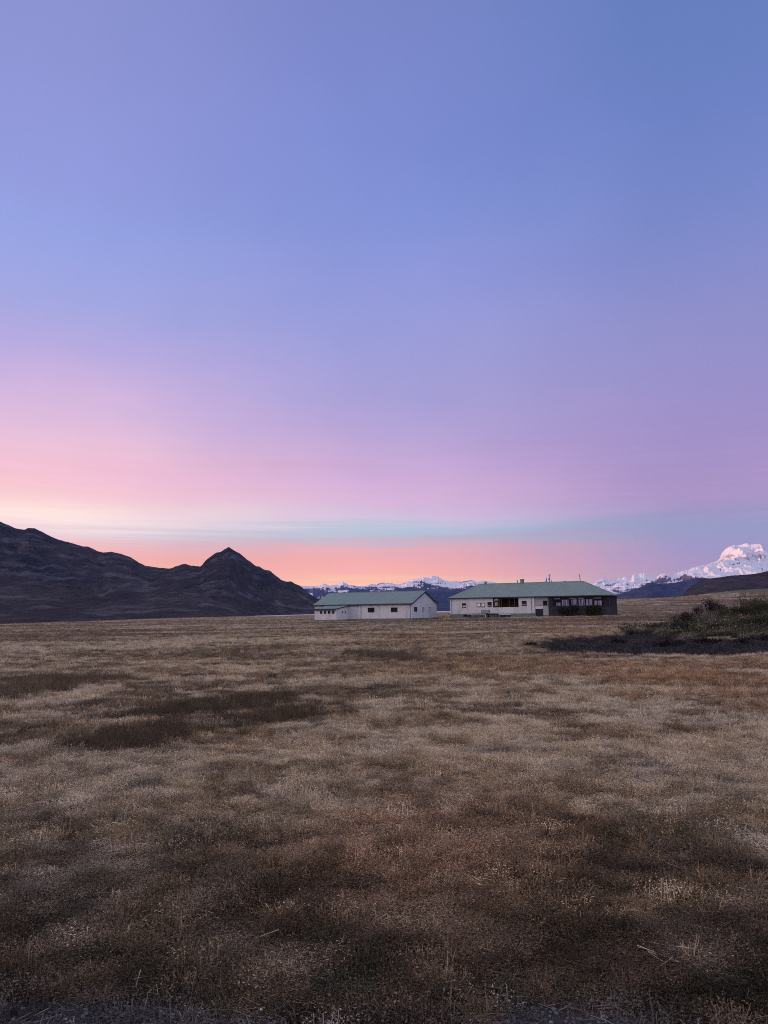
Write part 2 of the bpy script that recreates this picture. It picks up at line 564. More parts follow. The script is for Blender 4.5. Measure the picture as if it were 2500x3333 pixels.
def veg(x, y):
    """vegetation colour of the ground cover at a place"""
    x = np.asarray(x, float)
    y = np.asarray(y, float)
    r = np.hypot(x, y)
    n_big = fbm(x * 0.035 + 3, y * 0.035, 11, 4)
    n_mid = fbm(x * 0.16, y * 0.16, 12, 4)
    n_sml = fbm(x * 1.15, y * 1.15, 13, 5)
    n_fin = fbm(x * 2.6, y * 2.6, 14, 3)
    near = 1 - ss(4.5, 12.0, r + 4 * (n_mid - 0.5))
    c = mixc(C_PALE, C_TAN, ss(0.46, 0.56, n_mid * 0.6 + n_sml * 0.4))
    c = mixc(c, C_GREY, 0.8 * ss(0.51, 0.60, fbm(x * 0.7 + 9, y * 0.7, 15, 5)))
    c = mixc(c, C_BROWN, 0.9 * ss(0.515, 0.60, n_sml * 0.55 + n_mid * 0.45))
    c = mixc(c, C_BROWN * 0.62, 0.9 * ss(0.585, 0.65, fbm(x * 0.7 - 13, y * 0.9, 25, 5)))
    c = mixc(c, C_RUST, 0.8 * ss(0.53, 0.62, fbm(x * 0.13 + 31, y * 0.13, 16, 5)) * ss(-2, 4, x))
    c = mixc(c, C_BROWN, 0.55 * ss(0.52, 0.62, n_big) * ss(18, 35, r))
    # long dark wet strips and wheel ruts of the far field
    st = fbm(x * 0.028 + 5, y * 0.11 + 0.02 * x, 18, 4)
    c = mixc(c, C_BROWN * 0.75, 0.85 * ss(0.55, 0.64, st) * ss(22, 40, r))
    for k, (y0, sl, x0, x1) in enumerate(((58, -0.10, -14, 16), (72, -0.06, -20, 4), (50, 0.16, -3, 9), (88, 0.03, -32, 8), (108, 0.02, -30, 22), (66, 0.10, 14, 40), (82, 0.05, 12, 45))):
        yy = y0 + sl * x + 2.2 * (fbm(x * 0.09, x * 0 + k, 60 + k, 3) - 0.5) * 2
        c = mixc(c, C_DARK, 0.95 * np.exp(-((y - yy) / (0.015 * y0)) ** 2) * ss(x0, x0 + 6, x) * ss(x1, x1 - 6, x))
    # nearer: dark dead herbs, the foreground's shade painted into their colour as well
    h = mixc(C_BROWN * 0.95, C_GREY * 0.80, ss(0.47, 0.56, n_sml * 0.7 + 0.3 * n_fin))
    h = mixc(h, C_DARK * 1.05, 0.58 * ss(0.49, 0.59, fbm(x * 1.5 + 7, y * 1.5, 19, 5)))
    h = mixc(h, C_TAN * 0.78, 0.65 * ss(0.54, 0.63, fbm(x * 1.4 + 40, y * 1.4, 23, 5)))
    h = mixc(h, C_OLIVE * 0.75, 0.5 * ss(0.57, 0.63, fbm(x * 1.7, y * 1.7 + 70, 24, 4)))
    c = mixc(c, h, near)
    # very near herb litter: foreground shade and vignette painted into its colour
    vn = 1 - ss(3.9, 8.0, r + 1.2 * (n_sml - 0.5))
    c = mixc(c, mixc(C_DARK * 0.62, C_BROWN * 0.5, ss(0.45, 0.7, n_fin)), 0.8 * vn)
    # stand of tall rust-tan grass in the middle foreground
    tg = np.exp(-(((x + 0.02 - 0.05 * y) / 0.85) ** 2 + ((y - 6.3) / 1.3) ** 2))
    c = mixc(c, np.array((0.33, 0.215, 0.14)), 0.85 * np.clip(tg * 1.5 * (0.5 + n_fin), 0, 1))
    # dark green low plants near the camera
    gr = np.zeros(x.shape)
    for gx, gy, sx_, sy_ in ((-0.17, 3.85, 0.28, 0.17), (0.50, 3.75, 0.15, 0.10), (1.62, 3.7, 0.3, 0.2), (-0.35, 4.35, 0.12, 0.1), (0.2, 3.7, .1, .08), (2.0, 4.2, .2, .15)):
        gr = np.maximum(gr, np.exp(-(((x - gx) / sx_) ** 2 + ((y - gy) / sy_) ** 2)))
    c = mixc(c, C_GREEN * 0.75, 0.75 * ss(0.30, 0.8, gr * (0.5 + 0.9 * n_fin)))
    # tall dark weeds
    c = mixc(c, C_BROWN * 0.55, 0.85 * dark_mask(x, y))
    c = mixc(c, C_BROWN * 0.8, 0.9 * pmask(DARK_C, x, y, 1.0, 0.8, 0.7, 35))
    c = mixc(c, C_BROWN * 0.75, 0.85 * pmask(DARK_D, x, y, 2.2, 1.5, 0.4, 36))
    c = mixc(c, C_DARK * 1.2, 0.9 * pmask(DARK_E, x, y, 1.2, 0.9, 0.5, 37))
    # right: mound and dark strip
    c = mixc(c, mixc(C_MOUND, C_OLIVE * 0.8, n_sml), mound_mask(x, y))
    c = mixc(c, mixc(C_STRIP * 0.85, C_STRIP * 1.25, n_sml), strip_mask(x, y))
    hk = np.exp(-(((x - 150) / 20.0) ** 2 + ((y - 303) / 26.0) ** 2))
    c = mixc(c, np.array((0.15, 0.145, 0.095)), ss(0.25, 0.6, hk))
    # strip of green bank below the houses
    c = mixc(c, C_GRAVEL * (0.8 + 0.5 * n_fin)[..., None], gravel_mask(x, y))
    c = c * (0.86 + 0.28 * n_fin)[..., None]
    return c


def dark_mask(x, y):
    return ss(0.30, 0.48, 0.25 + 0.55 * fbm(np.asarray(x) * 2.1, np.asarray(y) * 1.5, 38, 4)) * np.maximum(pmask(DARK_A, x, y, 0.6, 0.5, 1.3, 33), pmask(DARK_B, x, y, 0.6, 0.45, 1.3, 34))


def build_ground():
    ra = np.concatenate([np.geomspace(0.6, 2.4, 12)[:-1], np.geomspace(2.4, 420, 760)[:-1], np.geomspace(420, 35000, 60)])
    aa = np.concatenate([np.linspace(-180, -44, 60)[:-1], np.linspace(-44, 44, 620), np.linspace(44, 180, 60)[1:-1]])
    na, nr = len(aa), len(ra)
    A, Rr = np.meshgrid(np.radians(aa), ra)
    X, Y = Rr * np.sin(A), Rr * np.cos(A)
    Z = ground_z(X, Y)
    V = np.stack([X, Y, Z], -1).reshape(-1, 3)
    V = np.vstack([V, [[0, 0, 0]]])
    i = np.arange(nr - 1)[:, None] * na
    j = np.arange(na)[None, :]
    j2 = (j + 1) % na
    Q = np.stack([i + j, i + na + j, i + na + j2, i + j2], -1).reshape(-1, 4)[:, ::-1]
    me = bpy.data.meshes.new('ground')
    nq = len(Q)
    me.vertices.add(len(V))
    me.vertices.foreach_set('co', V.ravel())
    tri = np.stack([np.full(na, len(V) - 1), np.arange(na), (np.arange(na) + 1) % na], -1)[:, ::-1]
    loops = np.concatenate([Q.ravel(), tri.ravel()])
    me.loops.add(len(loops))
    me.loops.foreach_set('vertex_index', loops.astype(np.int32))
    me.polygons.add(nq + na)
    st = np.concatenate([np.arange(nq) * 4, nq * 4 + np.arange(na) * 3])
    me.polygons.foreach_set('loop_start', st.astype(np.int32))
    me.polygons.foreach_set('use_smooth', np.ones(nq + na, bool))
    me.update(calc_edges=True)
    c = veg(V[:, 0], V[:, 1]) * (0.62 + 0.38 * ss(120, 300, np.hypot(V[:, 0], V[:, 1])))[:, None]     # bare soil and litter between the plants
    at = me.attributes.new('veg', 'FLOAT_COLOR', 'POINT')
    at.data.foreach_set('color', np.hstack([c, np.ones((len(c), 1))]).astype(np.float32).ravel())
    m = bpy.data.materials.new('field_soil_and_litter')
    m.use_nodes = True
    t = m.node_tree
    b = NB(t)
    p = t.nodes['Principled BSDF']
    p.inputs['Roughness'].default_value = 1.0
    p.inputs['Specular IOR Level'].default_value = 0.05
    a = b.n('ShaderNodeAttribute', attribute_type='GEOMETRY', attribute_name='veg')
    geo = b.n('ShaderNodeNewGeometry')
    n1 = b.noise(geo.outputs['Position'], 22.0, 6, 0.7)
    n2 = b.noise(geo.outputs['Position'], 2.2, 6, 0.65)
    k = b.math('MULTIPLY', b.maprange(n1, 0.3, 0.7, 0.62, 1.25), b.maprange(n2, 0.3, 0.7, 0.72, 1.22))
    cc = b.n('ShaderNodeCombineColor')
    for q in range(3):
        b.link(k, cc.inputs[q])
    b.link(b.mix(1.0, a.outputs['Color'], cc.outputs[0], 'MULTIPLY'), p.inputs['Base Color'])
    bp = b.n('ShaderNodeBump')
    bp.inputs['Strength'].default_value = 0.8
    bp.inputs['Distance'].default_value = 0.06
    b.link(n1, bp.inputs['Height'])
    b.link(bp.outputs[0], p.inputs['Normal'])
    me.materials.append(m)
    o = bpy.data.objects.new('ground', me)
    COL.objects.link(o)
    tag(o, kind='structure')


build_ground()

# lake
lm = bpy.data.materials.new('lake_water')
lm.use_nodes = True
p = lm.node_tree.nodes['Principled BSDF']
p.inputs['Base Color'].default_value = (0.42, 0.38, 0.42, 1)  # milky water, paled further to carry part of the sky's reflection
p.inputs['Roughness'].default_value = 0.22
b = NB(lm.node_tree)
bp = b.n('ShaderNodeBump')
bp.inputs['Strength'].default_value = 0.15
b.link(b.noise(b.n('ShaderNodeNewGeometry').outputs['Position'], 0.5, 3), bp.inputs['Height'])
b.link(bp.outputs[0], p.inputs['Normal'])
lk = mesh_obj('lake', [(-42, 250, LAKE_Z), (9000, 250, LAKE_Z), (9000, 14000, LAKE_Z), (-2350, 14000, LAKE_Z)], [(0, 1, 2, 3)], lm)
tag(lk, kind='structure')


# ================================================================== hills and mountains
def mountain_mat(name, rock, low, snow=None, slope=0.55, nsc=0.002, patch=None, streak=1.0, soft=0.05):
    """rock above, scrub below, snow by height, slope and patchiness (world metres)"""
    m = bpy.data.materials.new(name)
    m.use_nodes = True
    t = m.node_tree
    b = NB(t)
    p = t.nodes['Principled BSDF']
    p.inputs['Roughness'].default_value = 0.95
    p.inputs['Specular IOR Level'].default_value = 0.05
    g = b.n('ShaderNodeNewGeometry')
    pos0 = g.outputs['Position']
    mp0 = b.n('ShaderNodeMapping')
    b.link(pos0, mp0.inputs[0])
    mp0.inputs['Scale'].default_value = (1, 0.4, 1.15)      # features run down the slopes
    pos = mp0.outputs[0]
    sx = b.n('ShaderNodeSeparateXYZ')
    b.link(pos0, sx.inputs[0])
    sn = b.n('ShaderNodeSeparateXYZ')
    b.link(g.outputs['Normal'], sn.inputs[0])
    nA = b.noise(pos, nsc, 8, 0.62)
    nB = b.noise(pos, nsc * 6, 7, 0.72)
    c = b.mix(b.maprange(nA, 0.38, 0.62), tuple(rock) + (1,), tuple(low) + (1,))
    k = b.maprange(nB, 0.32, 0.68, 0.45, 1.6)
    cc = b.n('ShaderNodeCombineColor')
    for q in range(3):
        b.link(k, cc.inputs[q])
    c = b.mix(1.0, c, cc.outputs[0], 'MULTIPLY')
    if patch:
        mp = b.n('ShaderNodeMapping')
        b.link(pos, mp.inputs[0])
        mp.inputs['Scale'].default_value = (1, 1, 1.5)
        nP = b.noise(mp.outputs[0], nsc * 2.2, 7, 0.62, 0.4)
        c = b.mix(b.maprange(nP, 0.52, 0.68, 0.0, 0.9), c, tuple(patch) + (1,))
    if snow:
        lo, hi, cover = snow
        mp = b.n('ShaderNodeMapping')
        b.link(pos, mp.inputs[0])
        mp.inputs['Rotation'].default_value = (0, rad(32), 0)
        mp.inputs['Scale'].default_value = (0.5, 0.8, 2.6)
        nS = b.noise(mp.outputs[0], nsc * 2.4, 6, 0.52, 0.5)
        mp2 = b.n('ShaderNodeMapping')
        b.link(pos, mp2.inputs[0])
        mp2.inputs['Rotation'].default_value = (0, rad(-38), 0)
        mp2.inputs['Scale'].default_value = (0.6, 0.8, 2.2)
        nT = b.noise(mp2.outputs[0], nsc * 4.0, 5, 0.52, 0.6)
        nL = b.noise(pos, nsc * 0.8, 4, 0.6)
        v = b.math('ADD', b.maprange(sx.outputs[2], lo, hi, -0.55, 0.15), b.math('MULTIPLY', b.math('SUBTRACT', nS, 0.5), 2.4 * streak))
        v = b.math('ADD', v, b.math('MULTIPLY', b.math('SUBTRACT', nT, 0.5), 2.0 * streak))
        v = b.math('ADD', v, b.math('MULTIPLY', b.math('SUBTRACT', nL, 0.5), 1.2))
        v = b.math('ADD', v, b.math('MULTIPLY', b.math('SUBTRACT', sn.outputs[2], slope), 1.5))
        f = b.maprange(b.math('ADD', v, cover), -soft, soft)
        c = b.mix(f, c, (0.82, 0.81, 0.83, 1))
    b.link(c, p.inputs['Base Color'])
    bp = b.n('ShaderNodeBump')
    bp.inputs['Strength'].default_value = 0.7
    bp.inputs['Distance'].default_value = 0.04 / nsc
    b.link(nB, bp.inputs['Height'])
    b.link(bp.outputs[0], p.inputs['Normal'])
    return m


def mountain(name, prof, D, front, back, mat, base=-30.0, nx=500, nv=90, fr_px=None, amp=0.25, fr=9.0, seed=1, power=1.25, crest=0.0, turn=0.0, bearings=False, rugged=0.0):
    """a ridge whose crest runs along the given profile at distance D; real depth front/back"""
    az_, te = [], []
    for px, py in prof:
        d = ray(px, py)
        if bearings:        # profile given as compass bearing and elevation in degrees
            az_.append(rad(px))
            te.append(math.tan(rad(py)))
            continue
        az_.append(math.atan2(d[0], d[1]))
        te.append(d[2] / math.hypot(d[0], d[1]))
    az_ = np.array(az_)
    te = np.array(te)
    a = np.linspace(az_[0], az_[-1], nx)
    T = np.interp(a, az_, te)
    if crest:
        px_a = a * 2500
        T = T + crest / 2500.0 * 2 * (fbm(px_a / 9.0, px_a * 0, seed + 90, 3, 0.6) - 0.5) * ss(0, 0.03, a - a[0]) * ss(0, 0.03, a[-1] - a)
    Rc = D * (1 + 0.10 * (fbm(a * 5, a * 0, seed, 3) - 0.5) + turn * (a - a.mean()))
    v = np.concatenate([-np.linspace(1, 0, int(nv * 0.7)) ** 1.25, (np.linspace(0, 1, nv - int(nv * 0.7) + 1)[1:])])
    Am, Vm = np.meshgrid(a, v)
    fr_a = np.full(nx, float(front)) if fr_px is None else np.interp(a, [math.atan2(*ray(q, 1990)[:2]) for q, _ in fr_px], [w_ for _, w_ in fr_px])
    dep = np.where(Vm < 0, fr_a[None, :], back)
    Rm = Rc[None, :] + Vm * dep
    crest_z = EYE + T[None, :] * Rc[None, :]
    e = (1 - np.abs(Vm)) ** power
    hgt = np.maximum(crest_z - base, 1.0)
    Z = base + hgt * e
    X, Y = Rm * np.sin(Am), Rm * np.cos(Am)
    sc = fr / D
    wu = Am * D * sc + 1.6 * fbm(X * sc * 0.7, Y * sc * 0.7, seed + 3, 4) + 0.5 * Vm
    spur = ridged(wu, Vm * dep * sc * 0.55, seed + 5, 5, 0.55)
    w = np.clip(np.abs(Vm) * 4, 0, 1) * np.clip((1 - np.abs(Vm)) * 3, 0, 1)
    Z = Z + hgt * amp * 2 * (spur - 0.62) * w * (0.1 + 0.9 * e)
    if rugged:
        w2 = np.clip(np.abs(Vm) * 8, 0, 1) * np.clip((1 - np.abs(Vm)) * 3, 0, 1) * (0.15 + 0.85 * e)
        Z = Z + hgt * rugged * (ridged(X * sc * 3.1 + 7, Y * sc * 3.1, seed + 70, 4, 0.6) - 0.6) * w2
    lim = EYE + T[None, :] * Rm
    Z = np.where(Vm < -1e-6, np.minimum(Z, lim - (0.0004 + 0.0006 * np.abs(Vm)) * Rm * np.clip(np.abs(Vm) * 8, 0, 1)), Z)
    Z = np.where(Vm > 1e-6, np.minimum(Z, lim - 0.0004 * Rm), Z)
    V = np.stack([X, Y, Z], -1).reshape(-1, 3)
    nV, nX = len(v), nx
    i = np.arange(nV - 1)[:, None] * nX
    j = np.arange(nX - 1)[None, :]
    Q = np.stack([i + j, i + j + 1, i + nX + j + 1, i + nX + j], -1).reshape(-1, 4)
    o = mesh_obj(name, V, Q.tolist(), mat, smooth=True)
    tag(o, kind='structure')
    return o


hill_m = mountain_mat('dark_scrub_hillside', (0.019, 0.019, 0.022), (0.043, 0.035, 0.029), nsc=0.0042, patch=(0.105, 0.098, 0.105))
hill_r = mountain_mat('dark_brown_hillside', (0.038, 0.032, 0.034), (0.058, 0.047, 0.046), nsc=0.006, patch=(0.075, 0.062, 0.06))
hill_b = mountain_mat('forested_slope', (0.024, 0.032, 0.055), (0.034, 0.042, 0.066), nsc=0.0012)  # blue of the distant haze is partly put into these colours
snow_mid = mountain_mat('snowy_rock_range', (0.045, 0.043, 0.055), (0.055, 0.053, 0.063), (470, 740, -0.40), nsc=0.0010, soft=0.10)
snow_right = mountain_mat('snowy_rock_range_high', (0.085, 0.068, 0.075), (0.11, 0.085, 0.09), (600, 900, 0.02), nsc=0.0008, soft=0.10)
snow_peak = mountain_mat('snowy_peak_rock', (0.26, 0.17, 0.17), (0.33, 0.22, 0.21), (600, 900, 0.22), nsc=0.0008, soft=0.35)  # reddish rock: pink glow of the low sun put into the colour

LEFT = [(-2600, 1640), (-1600, 1500), (-900, 1560), (-450, 1620), (-200, 1660), (0, 1697), (22, 1707), (47, 1718), (78, 1724), (90, 1719), (112, 1719), (137, 1731), (166, 1746),
        (192, 1757), (235, 1767.5), (268, 1778), (289, 1779.5), (315, 1793), (336, 1798), (362, 1796), (391, 1802), (427, 1814.5),
        (452, 1831), (474, 1842), (506, 1845.7), (543, 1850), (564, 1849), (600, 1856), (660, 1880), (760, 1930), (850, 1985), (880, 1996)]
CONE = [(300, 1990), (380, 1950), (450, 1905), (500, 1872), (540, 1853), (564, 1847), (590, 1838), (602, 1835), (625, 1841), (651, 1843.5), (658, 1838), (674, 1820),
        (703, 1799.6), (719.5, 1795), (732.5, 1787), (745.5, 1781), (758.6, 1789.5), (781, 1802), (801, 1818), (824, 1835),
        (833, 1842.5), (845, 1844), (856, 1852), (879, 1858), (902, 1877), (918, 1889), (934, 1893), (947, 1892), (967, 1903),
        (980, 1909), (996, 1922), (1016, 1938.6), (1038.5, 1951.6), (1075, 1972), (1110, 1985), (1150, 1993)]
MID = [(820, 1935), (900, 1918), (950, 1908), (971, 1905), (989, 1907), (1029, 1908), (1056, 1899), (1074, 1906), (1096, 1904), (1116, 1893), (1132, 1902.5), (1163, 1908),
       (1183, 1909), (1208, 1901), (1225, 1902.5), (1248, 1896), (1279, 1900), (1301, 1903), (1319, 1896), (1350, 1885.5),
       (1379, 1878), (1390, 1881), (1406, 1874), (1426, 1878), (1444, 1888), (1466, 1893.5), (1484, 1890), (1502, 1894),
       (1533, 1888), (1551, 1893), (1578, 1891), (1609, 1894), (1627, 1903), (1660, 1912), (1700, 1925), (1780, 1950), (1850, 1975)]
SPIRE = [(1700, 1945), (1745, 1908), (1762, 1897), (1770, 1900), (1777, 1890), (1780, 1876), (1786, 1873), (1790, 1868), (1793, 1869), (1792.5, 1880), (1796, 1893), (1808, 1899),
         (1830, 1893), (1836, 1890), (1845, 1896), (1870, 1904), (1900, 1930), (1930, 1950)]
RIGHT = [(1830, 1985), (1890, 1945), (1915, 1915), (1931, 1900), (1946, 1889.5), (1965, 1883), (1989, 1887.6), (2009, 1886), (2033, 1876.5), (2052, 1880), (2063, 1867.5), (2074, 1871.5),
         (2097, 1863), (2115, 1873), (2131, 1881), (2150, 1866), (2164, 1866), (2186, 1878), (2196, 1869), (2210, 1862),
         (2240, 1855), (2267, 1844.5), (2294, 1840), (2316, 1832), (2335, 1824), (2360, 1822), (2420, 1826), (2500, 1838), (2600, 1850), (2800, 1880), (3100, 1930)]
PEAK = [(2310, 1850), (2335, 1826), (2343, 1817), (2348, 1801), (2362, 1786), (2386, 1774), (2408, 1775), (2430, 1767), (2443, 1772), (2473, 1770), (2484, 1777),
        (2497, 1794), (2530, 1810), (2600, 1838), (2750, 1880)]
BLUE = [(1840, 1975), (1900, 1958), (1960, 1945), (2028, 1930), (2081, 1913), (2104, 1900), (2120, 1896), (2158, 1902), (2196, 1896), (2240, 1888),
        (2272, 1880), (2310, 1882), (2400, 1890), (2600, 1900), (2800, 1930)]
BLUEM = [(980, 1985), (1080, 1955), (1200, 1935), (1290, 1922), (1341, 1915), (1386, 1921), (1430, 1926), (1480, 1922), (1560, 1928), (1680, 1945), (1800, 1968)]
DARKR = [(1960, 1968), (2060, 1957), (2140, 1950), (2200, 1944), (2223, 1935), (2240, 1916), (2256, 1903), (2275, 1892), (2294, 1885), (2335, 1880), (2384, 1873), (2430, 1870),
         (2470, 1865), (2500, 1859), (2700, 1835), (3000, 1830), (3600, 1880), (4200, 1940)]

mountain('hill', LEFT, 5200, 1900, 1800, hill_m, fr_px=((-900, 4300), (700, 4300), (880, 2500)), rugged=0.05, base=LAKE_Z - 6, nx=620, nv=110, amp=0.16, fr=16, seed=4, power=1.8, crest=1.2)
# unseen ridge added left of the field to keep the low sun off it
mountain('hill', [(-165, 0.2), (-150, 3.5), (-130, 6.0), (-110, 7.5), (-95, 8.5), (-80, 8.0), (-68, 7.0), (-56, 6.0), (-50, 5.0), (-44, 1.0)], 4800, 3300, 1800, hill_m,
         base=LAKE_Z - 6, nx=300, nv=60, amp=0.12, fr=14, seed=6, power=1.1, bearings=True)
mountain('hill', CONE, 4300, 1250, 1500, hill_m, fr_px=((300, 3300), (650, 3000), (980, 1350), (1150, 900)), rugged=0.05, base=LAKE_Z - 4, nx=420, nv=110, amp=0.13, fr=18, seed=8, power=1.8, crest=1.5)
mountain('hill', DARKR, 2600, 900, 1200, hill_r, base=-30, nx=420, nv=80, amp=0.10, fr=14, seed=14, power=1.0, crest=1.0)
mountain('forested_hill', BLUE, 13000, 4500, 4000, hill_b, base=-40, nx=400, nv=80, amp=0.18, fr=16, seed=17, power=1.1, crest=1.5)
mountain('forested_hill', BLUEM, 14000, 4500, 4000, hill_b, base=-40, nx=400, nv=80, amp=0.16, fr=18, seed=19, power=1.1, crest=1.5)
mountain('mountain_range', MID, 22000, 6500, 6000, snow_mid, base=-60, nx=900, nv=170, amp=0.30, fr=40, seed=23, power=1.1, crest=2.0, rugged=0.12)
mountain('mountain_spire', SPIRE, 26000, 5000, 4000, snow_mid, base=-60, nx=260, nv=90, amp=0.2, fr=40, seed=27, power=1.3, crest=1.0)
mountain('mountain_range', RIGHT, 23000, 6500, 6000, snow_right, base=-60, nx=800, nv=170, amp=0.34, fr=26, seed=31, power=1.0, crest=2.5, rugged=0.07)
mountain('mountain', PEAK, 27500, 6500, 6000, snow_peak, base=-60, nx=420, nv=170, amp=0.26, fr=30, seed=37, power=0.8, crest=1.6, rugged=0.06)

# ================================================================== farm buildings


def window(parent, x0, x1, z0, z1, y=0.0, bars_v=1, bars_h=1, fm=None, pane=None, fw=0.09, axis='x', blind=None, X=0.0):
    """frame (with bars) as a part; the glass and blind as its sub-parts.  axis 'x': wall at Y=y facing -Y; 'y': wall at X=X facing +X"""
    fm = fm or frame_d
    pane = pane or glass_m

    def bx(mb, a0, a1, d0, d1, h0, h1):
        if axis == 'x':
            mb.box(a0, a1, y + d0, y + d1, h0, h1)
        else:
            mb.box(X - d1, X - d0, a0, a1, h0, h1)
    f = MB()
    bx(f, x0, x1, -0.06, 0.02, z0 - 0.03, z0 + fw)
    bx(f, x0, x1, -0.05, 0.02, z1 - fw, z1)
    bx(f, x0, x0 + fw, -0.045, 0.02, z0 + fw, z1 - fw)
    bx(f, x1 - fw, x1, -0.045, 0.02, z0 + fw, z1 - fw)
    for k in range(bars_v):
        c = x0 + (x1 - x0) * (k + 1) / (bars_v + 1)
        bx(f, c - 0.025, c + 0.025, -0.04, 0.01, z0 + fw, z1 - fw)
    for k in range(bars_h):
        c = z0 + (z1 - z0) * (k + 1) / (bars_h + 1)
        bx(f, x0 + fw, x1 - fw, -0.037, 0.008, c - 0.03, c + 0.03)
    fo = f.build('window', fm, parent)
    g = MB()
    bx(g, x0 + fw * .7, x1 - fw * .7, -0.015, -0.006, z0 + fw * .7, z1 - fw * .7)
    g.build('pane', pane, fo)
    if blind:
        q = MB()
        bx(q, x0 + fw, x1 - fw, -0.026, -0.018, blind[0], blind[1])
        q.build('blind', blind[2], fo)
    return fo


def face(mb, pts):
    return mb.add(pts, [tuple(range(len(pts)))])


# ---------------------------------------------------------------- left: white gabled barn
LX, LY, NX_, NY_ = -14.178, 155.0, 4.886, 145.0
barn = empty('farm_building', (LX, LY, -0.05), math.atan2(NY_ - LY, NX_ - LX))
tag(barn, 'white gabled farm building with green roof and small lean-to on its front', 'farm building')
BL, BW, BE, BR = 21.55, 11.6, 3.28, 5.55
w = MB()
w.add([(0, 0, 0.45), (BL, 0, 0.45), (BL, 0, BE), (0, 0, BE)], [(0, 1, 2, 3)])
w.add([(BL, 0, 0.45), (BL, BW, 0.45), (BL, BW, BE), (BL, BW / 2, BR - 0.02), (BL, 0, BE)], [(0, 1, 2, 3, 4)])
w.add([(0, BW, 0.45), (0, 0, 0.45), (0, 0, BE), (0, BW / 2, BR - 0.02), (0, BW, BE)], [(0, 1, 2, 3, 4)])
w.add([(BL, BW, 0.45), (0, BW, 0.45), (0, BW, BE), (BL, BW, BE)], [(0, 1, 2, 3)])
w.build('wall', wall_white, barn)
MB().box(-0.03, BL + 0.04, -0.04, BW + 0.04, -0.9, 0.45).build('plinth', found_m, barn)
sl = (BR - BE) / (BW / 2)
ov = 0.35
r_ = MB()
r_.slab([(-0.25, -ov, BE - ov * sl + 0.10), (BL + 0.3, -ov, BE - ov * sl + 0.10), (BL + 0.3, BW / 2, BR + 0.10), (-0.25, BW / 2, BR + 0.10)], 0.05)
r_.slab([(-0.25, BW / 2, BR + 0.10), (BL + 0.3, BW / 2, BR + 0.10), (BL + 0.3, BW + ov, BE - ov * sl + 0.10), (-0.25, BW + ov, BE - ov * sl + 0.10)], 0.05)
ro = r_.build('roof', roof_m, barn)
t_ = MB()
t_.box(-0.25, BL + 0.3, -ov - 0.04, -ov, BE - ov * sl - 0.10, BE - ov * sl + 0.09)
for s in (0, 1):     # barge boards of the gable
    ya, yb = (-ov, BW / 2) if s == 0 else (BW + ov, BW / 2)
    za, zb = BE - ov * sl + 0.06, BR + 0.06
    V = [(BL + 0.31, ya, za), (BL + 0.31, yb, zb), (BL + 0.31, yb, zb - 0.24), (BL + 0.31, ya, za - 0.24)]
    t_.slab(V if s == 1 else V[::-1], 0.03)
t_.build('trim', trim_m, ro)
MB().tube([(-0.25, BW / 2, BR + 0.10), (BL + 0.3, BW / 2, BR + 0.10)], [0.07, 0.07], 6).build('ridge_cap', roof_m, ro)
window(barn, 12.2, 13.64, 1.68, 2.54, bars_v=1, bars_h=1)
window(barn, 17.19, 18.6, 1.68, 2.5, bars_v=1, bars_h=2)
window(barn, 1.1, 2.4, 1.72, 2.55, axis='y', X=BL, bars_v=1, bars_h=1)
window(barn, 4.5, 5.7, 1.72, 2.6, axis='y', X=BL, bars_v=1, bars_h=1, fm=frame_w, pane=curtain_m)
window(barn, 7.5, 8.7, 1.72, 2.62, axis='y', X=BL, bars_v=1, bars_h=1, fm=frame_w, pane=curtain_m)
dr = MB().box(8.15, 10.04, -0.07, -0.01, 0.40, 2.83).build('door', door_blue, barn)
MB().box(8.0, 10.25, -0.12, -0.02, 2.83, 2.93).build('track', frame_d, dr)
tr = MB()
for k in range(1, 4):
    tr.box(8.15, 10.04, -0.085, -0.072, 0.40 + 0.6 * k, 0.46 + 0.6 * k)
tr.build('rail', door_blue, dr)
for u in (10.7, 21.3):
    MB().tube([(u, -0.06, BE - 0.1), (u, -0.06, 0.1)], [0.05, 0.05], 6).build('downpipe', found_m, barn)
# lean-to
lx0, lx1, lp, le, lt = 3.0, 7.83, 4.6, 2.42, 3.0
lw = MB()
lw.add([(lx0, -lp, 0.35), (lx1, -lp, 0.35), (lx1, -lp, le), (lx0, -lp, le)], [(0, 1, 2, 3)])
lw.add([(lx1, -lp, 0.35), (lx1, 0, 0.35), (lx1, 0, lt), (lx1, -lp, le)], [(0, 1, 2, 3)])
lw.add([(lx0, 0, 0.35), (lx0, -lp, 0.35), (lx0, -lp, le), (lx0, 0, lt)], [(0, 1, 2, 3)])
lean = lw.build('lean_to', wall_white, barn)
MB().box(lx0 - 0.02, lx1 + 0.02, -lp - 0.02, -0.05, -0.9, 0.35).build('plinth', found_m, lean)
s2 = (lt - le) / lp
lr = MB().slab([(lx0 + 0.0, -lp - 0.3, le - 0.3 * s2 + 0.07), (lx1 + 0.2, -lp - 0.3, le - 0.3 * s2 + 0.07), (lx1 + 0.2, -0.01, lt + 0.07), (lx0 + 0.0, -0.01, lt + 0.07)], 0.05)
lro = lr.build('roof', roof_m, lean)
q = MB().box(lx0, lx1 + 0.2, -lp - 0.33, -lp - 0.30, le - 0.28, le + 0.03)
q.slab([(lx1 + 0.21, -lp - 0.3, le - 0.14), (lx1 + 0.21, -0.02, lt - 0.10), (lx1 + 0.21, -0.02, lt + 0.06), (lx1 + 0.21, -lp - 0.3, le + 0.03)], 0.03)
q.build('trim', trim_m, lean)
for x0, x1 in ((4.25, 4.72), (5.15, 5.62), (6.05, 6.55), (6.98, 7.48)):
    window(lean, x0, x1, 1.55, 2.02, y=-lp, bars_v=1, bars_h=0, fw=0.06)
